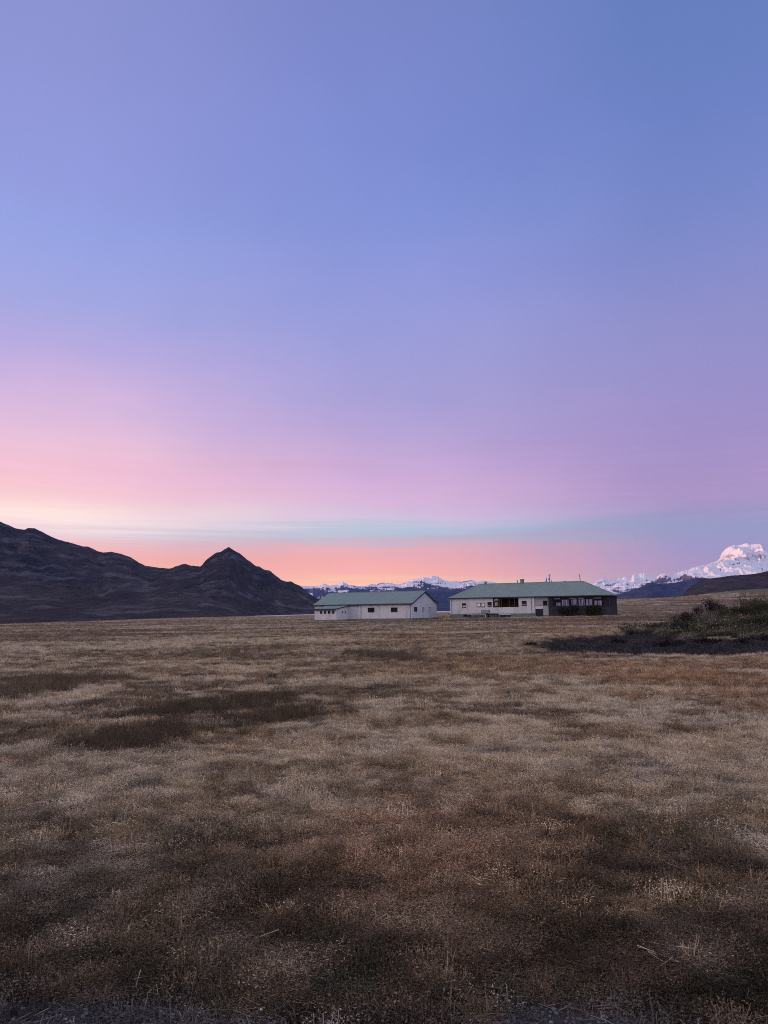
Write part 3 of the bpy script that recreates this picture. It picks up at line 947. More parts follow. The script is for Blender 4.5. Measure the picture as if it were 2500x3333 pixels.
window(lean, -2.6, -2.0, 1.55, 2.05, axis='y', X=lx1, bars_v=0, bars_h=1, fw=0.06, fm=frame_w)
window(lean, -1.4, -0.8, 1.55, 2.05, axis='y', X=lx1, bars_v=0, bars_h=1, fw=0.06, fm=frame_w)

# ---------------------------------------------------------------- right: long hipped farmhouse
AX, AY, BX, BY = 12.554, 150.0, 40.926, 138.0
house = empty('farm_house', (AX, AY, 0.0), math.atan2(BY - AY, BX - AX))
tag(house, 'long white farmhouse with hipped green roof, recessed porch and dark glazed veranda', 'farmhouse')
HL, HW, HE, HR, HB = 30.1, 10.0, 4.05, 6.75, 1.02


def hpart(mb, name, mat, par=None):
    return mb.build(name, mat, par or house)


PX0, PX1, PD = 8.5, 13.45, 2.2          # recessed porch
GX0, GX1, GD = 16.4, 19.0, 0.25         # grey bay
w = MB()
w.box(0, PX0, 0, 0.25, HB, HE)
w.box(PX0, PX1, 0, 0.22, HB, 2.2)                       # porch parapet
w.box(PX1, GX0, 0, 0.25, HB, HE)
w.box(0, 0.25, 0.25, HW, HB, HE)
w.box(0.25, 19, HW - 0.25, HW, HB, HE)
w.build('wall', wall_white, house)
MB().box(GX0 + 0.003, GX1, GD, GD + 0.2, 0.6, HE).build('wall', wall_grey, house)['label'] = 'grey painted wall bay'
MB().box(-0.03, GX0, -0.04, 0.24, -0.9, HB).build('plinth', found_m, house)
pb = MB()
pb.box(PX0, PX1, PD, PD + 0.15, 2.2, HE)
pb.box(PX0 + 0.003, PX0 + 0.12, 0.25, PD, 2.2, HE)
pb.box(PX1 - 0.12, PX1 - 0.003, 0.25, PD, 2.2, HE)
pb.box(PX0 + 0.12, PX1 - 0.12, 0.23, PD, 2.1, 2.2)
porch = pb.build('porch', wood_brown, house)
q = MB()
for u in (10.1, 11.6, 12.6):
    q.box(u, u + 0.14, 0.05, 0.19, 2.2, HE)
q.box(PX0, PX1, 0.04, 0.20, 3.72, 3.86)
q.box(PX0, PX1, 0.02, 0.22, 2.2, 2.27)
q.build('post', wood_brown, porch)
MB().box(8.62, 9.9, 0.06, 0.16, 2.27, 3.72).build('panel', wood_brown, porch)
MB().box(8.82, 9.58, 0.01, 0.05, 3.50, 3.80).build('board', poster_m, porch)
window(porch, 8.86, 9.46, 2.42, 3.22, y=0.06, bars_v=1, bars_h=0, pane=poster_m, fw=0.07)
MB().box(10.6, 11.5, PD - 0.07, PD - 0.01, 2.25, 3.6).build('door', frame_d, porch)

# veranda at the right end
VX0, VX1 = 19.0, 30.1
v = MB()
v.box(VX0, VX1, 0.0, 0.3, -0.6, 2.15)
v.box(VX1 - 0.3, VX1, 0.3, HW, -0.6, 2.15)
v.build('stone_base', stone_m, house)
vf = MB()
vf.box(VX0, VX1 + 0.02, -0.06, 0.30, 2.15, 2.27)
vf.box(VX0, VX1 + 0.01, -0.03, 0.25, 3.70, HE)
vf.box(VX1 - 0.22, VX1 + 0.012, 0.31, HW, 3.70, HE)
vf.box(VX0, 19.8, 0.0, 0.25, 2.27, 3.70)
mull = [19.9, 21.24, 22.69, 24.23, 25.56, 26.88, 28.55]
ver = vf.build('veranda', wood_dark, house)
for i in range(6):
    a0, a1 = mull[i], mull[i + 1]
    g = MB()
    g.box(a0, a0 + 0.16, -0.01, 0.15, 2.27, 3.70)
    g.box(a0 + 0.16, a1, 0.0, 0.10, 3.44, 3.52)
    c = (a0 + a1) / 2
    g.box(c, c + 0.06, 0.0, 0.10, 2.27, 3.44)
    fo = g.build('window', wood_dark, ver)
    MB().box(a0 + 0.16, a1, 0.05, 0.07, 2.27, 3.70).build('pane', glass_m, fo)
    cu = MB()
    rr = random.Random(i)
    t0 = a0 + 0.18 + rr.random() * 0.35
    ct = 3.40 - rr.choice([0, 0.0, 0.25, 0.5])
    for seg in range(5):
        if t0 > a1 - 0.1:
            break
        t1 = min(t0 + 0.12 + 0.45 * rr.random(), a1 - 0.02)
        n = 8
        V, Fq = [], []
        for k in range(n + 1):
            xx = t0 + (t1 - t0) * k / n
            yy = 0.030 + 0.012 * math.cos(k * 2.4)
            V += [(xx, yy, 2.30), (xx + rr.uniform(-.03, .03), yy, ct)]
        Fq = [(2 * k, 2 * k + 2, 2 * k + 3, 2 * k + 1) for k in range(n)]
        cu.add(V, Fq)
        t0 = t1 + 0.05 + 0.10 * rr.random()
    cu.build('curtain', curtain_m, fo)
    tr = MB().box(a0 + 0.22, a1 - 0.1, 0.02, 0.045, 3.54, 3.68)
    if i % 3 != 1:
        tr.build('blind', curtain_m, fo)
sl_ = MB()
x = 28.72
k = 0
while x < VX1 - 0.05:
    sl_.box(x, x + 0.12, 0.0 + 0.004 * (k % 3), 0.10, 2.27, 3.70)
    x += 0.20
    k += 1
sl_.build('slat_screen', wood_dark, ver)
sl2 = MB()
yv = 0.4
while yv < HW - 0.2:
    sl2.box(VX1 - 0.12, VX1 - 0.02, yv, yv + 0.3, 2.15, 3.70)
    yv += 0.42
sl2.build('slat_screen', wood_dark, ver)
MB().box(VX0, VX1 - 0.35, 1.2, 1.3, -0.2, HE).build('inner_wall', frame_d, ver)

# windows and door of the front
window(house, 2.45, 3.22, 2.25, 3.10, bars_v=0, bars_h=2, fw=0.08, blind=(2.35, 2.62, blind_m))
window(house, 5.35, 6.14, 2.33, 3.11, bars_v=0, bars_h=0, fw=0.09, pane=blind_m)
window(house, 6.30, 6.98, 2.32, 3.09, bars_v=0, bars_h=0, fw=0.09, pane=blind_m)
window(house, 7.48, 8.27, 2.35, 3.23, bars_v=0, bars_h=2, fw=0.08, blind=(2.45, 2.7, curtain_m))
window(house, 14.04, 14.97, 2.45, 3.32, bars_v=1, bars_h=2, fw=0.08, blind=(2.53, 2.8, curtain_m))
window(house, 17.95, 18.78, 2.40, 3.33, y=GD, bars_v=0, bars_h=0, fw=0.06, fm=found_m)
dd = MB().box(16.55, 17.92, GD - 0.06, GD - 0.01, 0.55, 1.77).build('door', wood_dark, house)
MB().box(17.75, 17.80, GD - 0.09, GD - 0.06, 1.1, 1.25).build('handle', metal_d, dd)
ck = MB().box(16.55, 17.95, GD - 0.10, GD - 0.012, 1.80, 2.32)
ck.build('hatch', wall_white, house)
MB().box(16.52, 17.98, GD - 0.13, GD - 0.012, 2.33, 2.40).build('shelf', frame_d, house)

for u in (0.35, 15.9):
    MB().tube([(u, -0.06, HE - 0.05), (u, -0.06, 0.2)], [0.05, 0.05], 6).build('downpipe', found_m, house)
# hipped roof
ovx = 0.28
ru0, ru1 = 4.75, 24.75
E0 = [(-ovx, -ovx, HE), (HL + ovx, -ovx, HE), (HL + ovx, HW + ovx, HE), (-ovx, HW + ovx, HE)]
R0, R1 = (ru0, HW / 2, HR), (ru1, HW / 2, HR)
rf = MB()
lift = 0.09


def up(p, d=lift):
    return (p[0], p[1], p[2] + d)


rf.slab([up(E0[0]), up(E0[1]), up(R1), up(R0)], 0.05)
rf.slab([up(E0[2]), up(E0[3]), up(R0), up(R1)], 0.05)
rf.slab([up(E0[1]), up(E0[2]), up(R1)], 0.05)
rf.slab([up(E0[3]), up(E0[0]), up(R0)], 0.05)
rfo = rf.build('roof', roof_m, house)
gt = MB()
gt.box(-ovx, HL + ovx, -ovx - 0.06, -ovx, HE - 0.10, HE + 0.06)
gt.box(HL + ovx, HL + ovx + 0.06, -ovx, HW + ovx, HE - 0.10, HE + 0.06)
gt.box(-ovx - 0.06, -ovx, -ovx, HW + ovx, HE - 0.10, HE + 0.06)
gt.build('gutter', trim_m, rfo)
MB().box(-ovx + 0.02, HL + ovx - 0.02, -ovx + 0.02, HW + ovx - 0.02, HE - 0.02, HE + 0.005).build('soffit', trim_m, rfo)
rc = MB()
rc.tube([up(R0, 0.1), up(R1, 0.1)], [0.07, 0.07])
for p_, q_ in ((E0[0], R0), (E0[3], R0), (E0[1], R1), (E0[2], R1)):
    rc.tube([up(p_, 0.1), up(q_, 0.1)], [0.05, 0.05])
rc.build('ridge_cap', roof_m, rfo)
ch = MB()
ch.box(12.83, 13.43, 4.7, 5.3, 6.3, 7.42)
ch.box(12.76, 13.50, 4.63, 5.37, 7.42, 7.56)
ch.build('chimney', brick_m, rfo)
MB().tube([(12.2, 5, 6.5), (12.2, 5, 7.42)], [0.07, 0.07], 8).build('flue_pipe', metal_d, rfo)
MB().tube([(24.17, 5, 6.6), (24.13, 5, 8.2)], [0.07, 0.055], 8).build('mast', metal_d, rfo)
MB().box(5.62, 6.02, 4.8, 5.2, 6.5, 7.30).build('chimney', brick_m, rfo)
MB().tube([(21.37, 5, 6.6), (21.37, 5, 6.98), (21.37, 5, 7.0)], [0.09, 0.09, 0.13], 8).build('vent', metal_d, rfo)


# ---------------------------------------------------------------- objects in front of the farmhouse
hm = Matrix.Translation((AX, AY, 0)) @ Matrix.Rotation(math.atan2(BY - AY, BX - AX), 4, 'Z')
hrz = math.atan2(BY - AY, BX - AX)


def hloc(x, y, z):
    return hm @ Vector((x, y, z))


p0 = hloc(6.2, -1.9, 0.58)
plat = empty('wooden_platform', p0, hrz)
tag(plat, 'low weathered wooden platform on short posts in front of the white farmhouse wall', 'platform')
d = MB()
for k in range(8):
    d.box(-2.0, 1.55, -1.1 + k * 0.27, -1.1 + k * 0.27 + 0.255, 0.50, 0.55)
d.build('deck', wood_grey, plat)
MB().box(1.56, 3.5, -1.1, 1.0, 0.40, 0.50).build('deck', stone_m, plat)['label'] = 'dark right end of the deck'
MB().box(-2.0, 1.55, -1.13, -1.09, 0.24, 0.50).build('skirt', wood_grey, plat)
MB().box(-1.95, 3.45, -0.9, 0.9, 0.28, 0.39).build('beam', wood_dark, plat)
for lx_, m_ in ((-1.9, wood_dark), (1.55, wall_white), (3.3, wood_dark)):
    for ly_ in (-1.05, 0.85):
        MB().box(lx_, lx_ + 0.14, ly_, ly_ + 0.14, -0.35, 0.36).build('post', m_ if ly_ < 0 else wood_dark, plat)
cr = empty('wooden_crate', hloc(7.5, -1.7, 0.58 + 0.55), hrz)
tag(cr, 'slatted grey wooden crate standing on the low platform by the farmhouse', 'crate')
c_ = MB()
for k in range(3):
    c_.box(-0.75, 0.75, -0.42, -0.39, 0.04 + 0.2 * k, 0.20 + 0.2 * k)
    c_.box(-0.75, 0.75, 0.39, 0.42, 0.04 + 0.2 * k, 0.20 + 0.2 * k)
    c_.box(-0.77, -0.74, -0.39, 0.39, 0.04 + 0.2 * k, 0.20 + 0.2 * k)
    c_.box(0.74, 0.77, -0.39, 0.39, 0.04 + 0.2 * k, 0.20 + 0.2 * k)
c_.build('slats', wood_grey, cr)
for sx_ in (-0.72, -0.1, 0.66):
    for sy_ in (-0.385, 0.325):
        MB().box(sx_, sx_ + 0.06, sy_, sy_ + 0.06, 0.0, 0.66).build('post', wood_dark, cr)
MB().box(-0.70, 0.70, -0.36, 0.36, 0.02, 0.05).build('bottom', wood_grey, cr)
stp = empty('doorstep', hloc(11.0, -0.75, 0.35), hrz)
tag(stp, 'long white painted step at the foot of the porch wall', 'step')
MB().box(-1.0, 1.0, -0.3, 0.3, 0.44, 0.56).build('tread', wall_white, stp)
MB().box(-0.95, 0.95, -0.24, 0.28, -0.3, 0.44).build('riser', stone_m, stp)


# ================================================================== vegetation
def leaf_quads(n, fn, size, seed, droop=0.3):
    """n small leaf faces at points fn(rng)"""
    g = np.random.default_rng(seed)
    P = fn(g, n)
    d = g.normal(size=(n, 3))
    d[:, 2] = np.abs(d[:, 2]) * 0.8
    d /= np.linalg.norm(d, axis=1)[:, None]
    s = np.cross(d, g.normal(size=(n, 3)))
    s /= np.linalg.norm(s, axis=1)[:, None]
    L = size * g.uniform(0.6, 1.4, n)[:, None]
    Wd = L * 0.42
    V = np.stack([P, P + d * L * 0.5 + s * Wd * 0.5, P + d * L, P + d * L * 0.5 - s * Wd * 0.5], 1).reshape(-1, 3)
    F = [(4 * i, 4 * i + 1, 4 * i + 2, 4 * i + 3) for i in range(n)]
    return V, F


def leaf_mat(name, c1, c2, scale=2.0):
    m = bpy.data.materials.new(name)
    m.use_nodes = True
    b = NB(m.node_tree)
    p = m.node_tree.nodes['Principled BSDF']
    p.inputs['Roughness'].default_value = 0.8
    p.inputs['Specular IOR Level'].default_value = 0.15
    co = b.n('ShaderNodeTexCoord').outputs['Object']
    b.link(b.mix(b.maprange(b.noise(co, scale, 5, 0.7), 0.35, 0.65), tuple(c1) + (1,), tuple(c2) + (1,)), p.inputs['Base Color'])
    return m


lf_green = leaf_mat('dark_green_leaves', (0.017, 0.023, 0.013), (0.038, 0.044, 0.023))
lf_brown = leaf_mat('brown_dry_leaves', (0.024, 0.018, 0.018), (0.05, 0.036, 0.033))
lf_olive = leaf_mat('olive_leaves', (0.05, 0.052, 0.022), (0.10, 0.10, 0.045))
lf_black = leaf_mat('blackish_leaves', (0.014, 0.015, 0.018), (0.034, 0.034, 0.036))
twig_m = pmat('grey_twigs', (0.20, 0.165, 0.15), 0.9, 0.1, 0, 0.2, 3)
twig_d = pmat('dark_twigs', (0.06, 0.045, 0.042), 0.9, 0.1, 0, 0.2, 3)


def shrub(loc, rx, ry, h, mat, label, n=2600, size=0.12, seed=1, twigs=twig_d, ntw=26, group=None, lobes=7, name='shrub'):
    o = empty(name, loc)
    tag(o, label, 'shrub', group)
    g0 = np.random.default_rng(seed)
    C = np.stack([g0.uniform(-0.62, 0.62, lobes) * rx, g0.uniform(-0.62, 0.62, lobes) * ry, g0.uniform(0.28, 0.66, lobes) * h], 1)
    Sz = g0.uniform(0.28, 0.5, lobes)

    def fn(g, n_):
        k = g.integers(0, lobes, n_)
        u = g.normal(size=(n_, 3))
        u /= np.linalg.norm(u, axis=1)[:, None]
        rr = g.uniform(0.35, 1.05, n_)[:, None]
        P = C[k] + u * rr * Sz[k][:, None] * np.array([rx, ry, h * 0.8])
        P[:, 2] = np.maximum(P[:, 2], 0.02 * h + 0.1 * h * g.random(n_))
        return P
    V, F = leaf_quads(n, fn, size, seed + 1)
    mesh_obj('foliage', V, F, mat, o)
    tw = MB()
    rr = random.Random(seed)
    for k in range(ntw):
        a = rr.uniform(0, 6.28)
        e = rr.uniform(0.5, 1.0)
        q0 = (rr.uniform(-.3, .3) * rx, rr.uniform(-.3, .3) * ry, -0.05)
        q2 = (q0[0] + math.cos(a) * rx * 0.6 * e, q0[1] + math.sin(a) * ry * 0.6 * e, h * rr.uniform(0.7, 1.12))
        q1 = tuple((q0[i] * 0.45 + q2[i] * 0.55) + rr.uniform(-.08, .08) * h for i in range(3))
        tw.tube([q0, q1, q2], [0.018 * h + 0.004, 0.011 * h + 0.003, 0.004], 4)
    tw.build('stems', twigs, o)
    return o


def gz(x, y):
    return float(ground_z(np.array([x]), np.array([y]))[0])


def at_h(x, y, dz=0.0):
    q = hloc(x, y, 0)
    return (q.x, q.y, gz(q.x, q.y) + dz)


shrub(at_h(22.9, -1.5, -0.2), 2.5, 1.0, 2.3, lf_brown, 'brown leafless-looking bush against the dark veranda, left of the green one', 5200, 0.2, 5)
shrub(at_h(26.9, -1.6, -0.2), 2.0, 1.0, 2.3, lf_green, 'rounded dark green bush against the dark veranda of the farmhouse', 5200, 0.2, 6)
shrub(at_h(3.9, -1.9), 0.8, 0.5, 0.75, lf_black, 'small blackish bush at the left end of the wooden platform', 900, 0.12, 7)


def mnd(px, py, dist):
    """ground point in the direction of a photo pixel at a distance"""
    d_ = ray(px, py)
    q = d_ / d_[1] * dist
    return (q[0], q[1], gz(q[0], q[1]) - 0.05)


shrub(mnd(2330, 2010, 60), 1.25, 1.1, 1.95, lf_black, 'tall dark grey-green bush on the back of the mound', 3000, 0.11, 11)
shrub(mnd(2272, 2010, 59), 0.55, 0.55, 1.55, lf_brown, 'upright purple-brown bush beside the bare pale stem', 1200, 0.09, 12)
shrub(mnd(2448, 2010, 58), 1.3, 1.0, 1.75, lf_olive, 'olive green bush at the right of the mound top', 2600, 0.10, 13)
shrub(mnd(2215, 2040, 53), 1.5, 0.9, 1.15, lf_brown, 'low brown twiggy shrub at the left foot of the mound', 2200, 0.09, 14, twigs=twig_m, ntw=40)
shrub(mnd(2222, 2055, 49), 0.9, 0.6, 0.75, lf_green, 'small dark green shrub low on the left of the mound', 1200, 0.08, 15)
shrub(mnd(2300, 2035, 51), 1.0, 0.7, 0.9, lf_olive, 'pale twiggy shrub in the middle of the mound', 700, 0.07, 16, twigs=twig_m, ntw=60)
shrub(mnd(2390, 2045, 47), 1.2, 0.8, 0.7, lf_olive, 'spreading olive shrub on the front of the mound', 1500, 0.08, 17)
shrub(mnd(2290, 2065, 45), 0.8, 0.6, 0.55, lf_green, 'dark green shrub lowest on the front of the mound', 1200, 0.07, 18)
shrub(mnd(2475, 2045, 46), 1.1, 0.7, 0.85, lf_green, 'dark green shrub at the right edge of the mound', 1500, 0.08, 19)
shrub(mnd(2352, 2035, 54), 1.6, 1.0, 0.85, lf_olive, 'wide olive shrub below the tall dark bush on the mound', 2400, 0.08, 21)
shrub(mnd(2425, 2030, 52), 1.5, 1.0, 0.95, lf_green, 'dark green shrub in front of the olive bush on the mound', 2400, 0.08, 22)
shrub(mnd(2490, 2022, 53), 1.4, 1.0, 1.15, lf_olive, 'olive shrub cut by the right edge of the photo', 2400, 0.08, 23)
shrub(mnd(2335, 2058, 47), 1.2, 0.8, 0.55, lf_brown, 'low brown shrub among the green ones on the front of the mound', 1500, 0.07, 24)
shrub(mnd(2442, 2062, 44), 1.2, 0.8, 0.5, lf_olive, 'low olive shrub just above the right tussocks', 1500, 0.07, 25)
ps = empty('dead_stem', mnd(2297, 2012, 58.5))
tag(ps, 'bare pale upright stem between two dark bushes on the mound', 'dead stem')
MB().tube([(0.12, 0, -0.1), (0.03, 0.02, 0.5), (-0.06, 0, 1.05), (-0.08, 0.01, 1.35)], [0.13, 0.10, 0.08, 0.05], 7).build('trunk', twig_m, ps)
bb = MB()
for k in range(9):
    a = k * 2.1
    z0 = 0.45 + 0.09 * k
    bb.tube([(-0.02, 0, z0), (0.18 * math.cos(a), 0.15 * math.sin(a), z0 + 0.25), (0.3 * math.cos(a), 0.25 * math.sin(a), z0 + 0.6)], [0.03, 0.02, 0.006], 5)
bb.build('branches', twig_m, ps)


# ---------------------------------------------------------------- tufts
def blades(n, h, spread, wid, lean, seed, curve=0.5, tip=0.15):
    g = np.random.default_rng(seed)
    a = g.uniform(0, 2 * np.pi, n)
    rr = spread * np.sqrt(g.random(n))
    P = np.stack([rr * np.cos(a), rr * np.sin(a), np.full(n, -0.01)], 1)
    la = a + g.normal(0, 0.9, n)
    ln = np.abs(g.normal(0, lean, n))
    H = h * g.uniform(0.45, 1.1, n)
    dirh = np.stack([np.cos(la), np.sin(la), np.zeros(n)], 1)
    mid = P + dirh * (H * ln * (1 - curve))[:, None] * 0.5 + np.array([0, 0, 1]) * (H * 0.55)[:, None]
    tp = P + dirh * (H * ln)[:, None] + np.array([0, 0, 1]) * (H * np.clip(1 - 0.35 * ln, 0.1, 1))[:, None]
    fa = g.uniform(0, np.pi, n)
    s = np.stack([np.cos(fa), np.sin(fa), np.zeros(n)], 1)
    w0 = wid * g.uniform(0.6, 1.3, n)[:, None]
    V = np.stack([P - s * w0, P + s * w0, mid + s * w0 * 0.7, mid - s * w0 * 0.7, tp + s * w0 * tip, tp - s * w0 * tip], 1).reshape(-1, 3)
    F = []
    for i in range(n):
        b_ = 6 * i
        F += [(b_, b_ + 1, b_ + 2, b_ + 3), (b_ + 3, b_ + 2, b_ + 4, b_ + 5)]
    return V, F


def herb(n, h, spread, seed, wid=0.0022, heads=6):
    """dead herb: a few branched stems with small seed heads"""
    V, F = blades(n, h, spread, wid, 0.35, seed, 0.2, 0.6)
    g = np.random.default_rng(seed + 99)
    V = [tuple(v) for v in V]
    tips = [np.array(V[6 * i + 4]) for i in range(n)]
    for t in tips:
        for k in range(heads):
            q = t + g.normal(0, 0.018, 3) - np.array([0, 0, abs(g.normal(0, 0.03))])
            d_ = g.normal(0, 1, 3)
            d_ /= np.linalg.norm(d_)
            s_ = np.cross(d_, g.normal(0, 1, 3))
            s_ /= np.linalg.norm(s_)
            L = 0.0048 * g.uniform(0.6, 1.7)
            b_ = len(V)
            V += [tuple(q), tuple(q + d_ * L + s_ * L * .5), tuple(q + d_ * 2 * L), tuple(q + d_ * L - s_ * L * .5)]
            F.append((b_, b_ + 1, b_ + 2, b_ + 3))
    return np.array(V), F


def straw(n, spread, seed, L=0.09, wid=0.0015):
    g = np.random.default_rng(seed)
    P = np.stack([g.normal(0, spread, n), g.normal(0, spread, n), np.abs(g.normal(0.02, 0.02, n))], 1)
    d_ = g.normal(0, 1, (n, 3))
    d_[:, 2] *= 0.35
    d_ /= np.linalg.norm(d_, axis=1)[:, None]
    s_ = np.cross(d_, g.normal(0, 1, (n, 3)))
    s_ /= np.linalg.norm(s_, axis=1)[:, None]
    l_ = L * g.uniform(0.4, 1.4, n)[:, None]
    V = np.stack([P - d_ * l_ / 2 - s_ * wid, P - d_ * l_ / 2 + s_ * wid, P + d_ * l_ / 2 + s_ * wid, P + d_ * l_ / 2 - s_ * wid], 1).reshape(-1, 3)
    return V, [(4 * i, 4 * i + 1, 4 * i + 2, 4 * i + 3) for i in range(n)]


def leafy(n, h, spread, seed, size=0.03):
    def fn(g, n_):
        a = g.uniform(0, 2 * np.pi, n_)
        r_q = spread * np.sqrt(g.random(n_))
        return np.stack([r_q * np.cos(a), r_q * np.sin(a), h * g.random(n_) * np.sqrt(np.clip(1 - (r_q / spread) ** 2, 0.05, 1))], 1)
    return leaf_quads(n, fn, size, seed)


def pebble(seed):
    import bmesh
    bm = bmesh.new()
    bmesh.ops.create_icosphere(bm, subdivisions=1, radius=0.5)
    rr = random.Random(seed)
    for v_ in bm.verts:
        v_.co *= rr.uniform(0.72, 1.15)
        v_.co.z *= 0.6
    V = [tuple(v_.co) for v_ in bm.verts]
    F = [tuple(w_.index for w_ in f.verts) for f in bm.faces]
    bm.free()
    return np.array(V), F


def scatter(name, tufts, P, scale, var, tint, mat, label):
    """one 'stuff' object: its mesh holds the tuft shapes and the points; geometry nodes put a tuft on each point"""
    V, F, role = [], [], []
    for k, (tv, tf) in enumerate(tufts):
        b_ = len(V)
        V += [tuple(q) for q in tv]
        F += [tuple(i + b_ for i in f) for f in tf]
        role += [k + 1] * len(tv)
    nT = len(V)
    me = bpy.data.meshes.new(name)
    allV = np.vstack([np.array(V), P])
    me.from_pydata(allV.tolist(), [], F)
    me.materials.append(mat)
    n = len(allV)
    g = np.random.default_rng(len(P))

    def put(an, ty, arr, key='value'):
        at = me.attributes.new(an, ty, 'POINT')
        at.data.foreach_set(key, np.ascontiguousarray(arr, dtype=np.int32 if ty == 'INT' else np.float32).ravel())
    put('role', 'INT', np.concatenate([role, np.zeros(len(P))]))
    put('variant', 'INT', np.concatenate([np.zeros(nT), var + 1]))
    sc3 = np.zeros((n, 3))
    sc3[nT:] = scale if np.ndim(scale) == 2 else np.repeat(np.asarray(scale)[:, None], 3, 1)
    put('sc', 'FLOAT_VECTOR', sc3, 'vector')
    rt = np.zeros((n, 3))
    rt[nT:, 2] = g.uniform(0, 2 * np.pi, len(P))
    rt[nT:, 0] = g.normal(0, 0.08, len(P))
    put('rt', 'FLOAT_VECTOR', rt, 'vector')
    cc = np.ones((n, 4))
    cc[nT:, :3] = tint
    put('tint', 'FLOAT_COLOR', cc, 'color')
    o = bpy.data.objects.new(name, me)
    COL.objects.link(o)
    tag(o, label, kind='stuff')
    o['category'] = name.replace('_', ' ')
    ng = bpy.data.node_groups.new(name + '_scatter', 'GeometryNodeTree')
    ng.interface.new_socket('Geometry', in_out='INPUT', socket_type='NodeSocketGeometry')
    ng.interface.new_socket('Geometry', in_out='OUTPUT', socket_type='NodeSocketGeometry')
    N = ng.nodes
    gi, go = N.new('NodeGroupInput'), N.new('NodeGroupOutput')

    def named(an, ty):
        a = N.new('GeometryNodeInputNamedAttribute')
        a.data_type = ty
        a.inputs['Name'].default_value = an
        return a.outputs['Attribute']

    def eq(an, k):
        c = N.new('FunctionNodeCompare')
        c.data_type = 'INT'
        c.operation = 'EQUAL'
        ng.links.new(named(an, 'INT'), c.inputs['A'] if 'A' in c.inputs else c.inputs[2])
        ints = [s for s in c.inputs if s.type == 'INT']
        for l in list(ng.links):
            if l.to_node == c:
                ng.links.remove(l)
        ng.links.new(named(an, 'INT'), ints[0])
        ints[1].default_value = k
        return c.outputs[0]

    def sepg(src, sel):
        s_ = N.new('GeometryNodeSeparateGeometry')
        s_.domain = 'POINT'
        ng.links.new(src, s_.inputs['Geometry'])
        ng.links.new(sel, s_.inputs['Selection'])
        return s_.outputs['Selection']
    pts = sepg(gi.outputs[0], eq('role', 0))
    jn = N.new('GeometryNodeJoinGeometry')
    for k in range(len(tufts)):
        tg_ = sepg(gi.outputs[0], eq('role', k + 1))
        ip = N.new('GeometryNodeInstanceOnPoints')
        ng.links.new(pts, ip.inputs['Points'])
        ng.links.new(eq('variant', k + 1), ip.inputs['Selection'])
        ng.links.new(tg_, ip.inputs['Instance'])
        ng.links.new(named('rt', 'FLOAT_VECTOR'), ip.inputs['Rotation'])
        ng.links.new(named('sc', 'FLOAT_VECTOR'), ip.inputs['Scale'])
        ng.links.new(ip.outputs[0], jn.inputs[0])
    ng.links.new(jn.outputs[0], go.inputs[0])
    md = o.modifiers.new('scatter', 'NODES')
    md.node_group = ng
    return o


tuft_m = attr_mat('grass_blades', 'tint', 'INSTANCER')


def sector(n, r0, r1, half, g, power=0.5):
    """points in a sector in front of the camera"""
    u = g.random(n)
    r = np.sqrt(r0 ** 2 + u * (r1 ** 2 - r0 ** 2))
    a = np.radians(g.uniform(-half, half, n))
    return r * np.sin(a), r * np.cos(a)


g = np.random.default_rng(101)
X, Y, SC, BAND = [], [], [], []
for n, r0, r1, half, s0, bnd in ((26000, 2.6, 6.0, 40, 1.0, 0), (42000, 6.0, 13, 37, 1.0, 0), (46000, 13, 30, 35, 1.25, 1), (46000, 30, 70, 34, 1.9, 1), (36000, 70, 140, 33, 3.0, 1), (60000, 140, 420, 33, 5.0, 1)):
    x_, y_ = sector(n, r0, r1, half, g)
    X.append(x_)
    Y.append(y_)
    SC.append(np.full(n, s0) * g.uniform(0.6, 1.35, n))
    BAND.append(np.full(n, bnd))
X, Y, SC, BAND = map(np.concatenate, (X, Y, SC, BAND))
clump = fbm(X * 2.2, Y * 2.2, 61, 4)
keep = (strip_mask(X, Y) < 0.5) & (mound_mask(X, Y) < 0.5) & ((gravel_mask(X, Y) < 0.4) | (g.random(len(X)) < 0.12))
keep &= (dark_mask(X, Y) < 0.6) | (g.random(len(X)) < 0.5)


def house_clear(X, Y):
    k = np.ones(X.shape, bool)
    for (ox, oy, ang, L_, W_, f_) in ((LX, LY, barn.rotation_euler.z, BL, BW, 4.9), (AX, AY, hrz, HL, HW, 0.2)):
        lx_ = (X - ox) * math.cos(ang) + (Y - oy) * math.sin(ang)
        ly_ = -(X - ox) * math.sin(ang) + (Y - oy) * math.cos(ang)
        k &= ~((lx_ > -0.5) & (lx_ < L_ + 0.5) & (ly_ > -f_) & (ly_ < W_ + 0.4))
    return k


keep &= house_clear(X, Y)
X, Y, SC, BAND, clump = X[keep], Y[keep], SC[keep], BAND[keep], clump[keep]
Zg = ground_z(X, Y)
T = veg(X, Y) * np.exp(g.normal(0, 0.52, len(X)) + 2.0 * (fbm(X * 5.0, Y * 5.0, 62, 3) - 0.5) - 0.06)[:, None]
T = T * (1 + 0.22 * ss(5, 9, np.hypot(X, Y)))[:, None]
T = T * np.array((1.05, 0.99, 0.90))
T = np.minimum(T, np.array((0.72, 0.60, 0.45)))
pale = g.random(len(X)) < 0.18
T[pale] = T[pale] * 0.55 + np.array((0.30, 0.255, 0.22)) * 0.45 * ss(2.5, 12, np.hypot(X, Y))[pale][:, None] + 0.02
tall = np.clip(0.45 + 1.6 * (clump - 0.35), 0.40, 1.0) * 0.72 * np.exp(g.normal(0, 0.22, len(X)))
SC3 = np.stack([SC, SC, np.minimum(SC, 0.65 + 0.35 * SC) * tall * (1 - 0.35 * ss(40, 90, np.hypot(X, Y)))], 1)
vv = g.random(len(X))
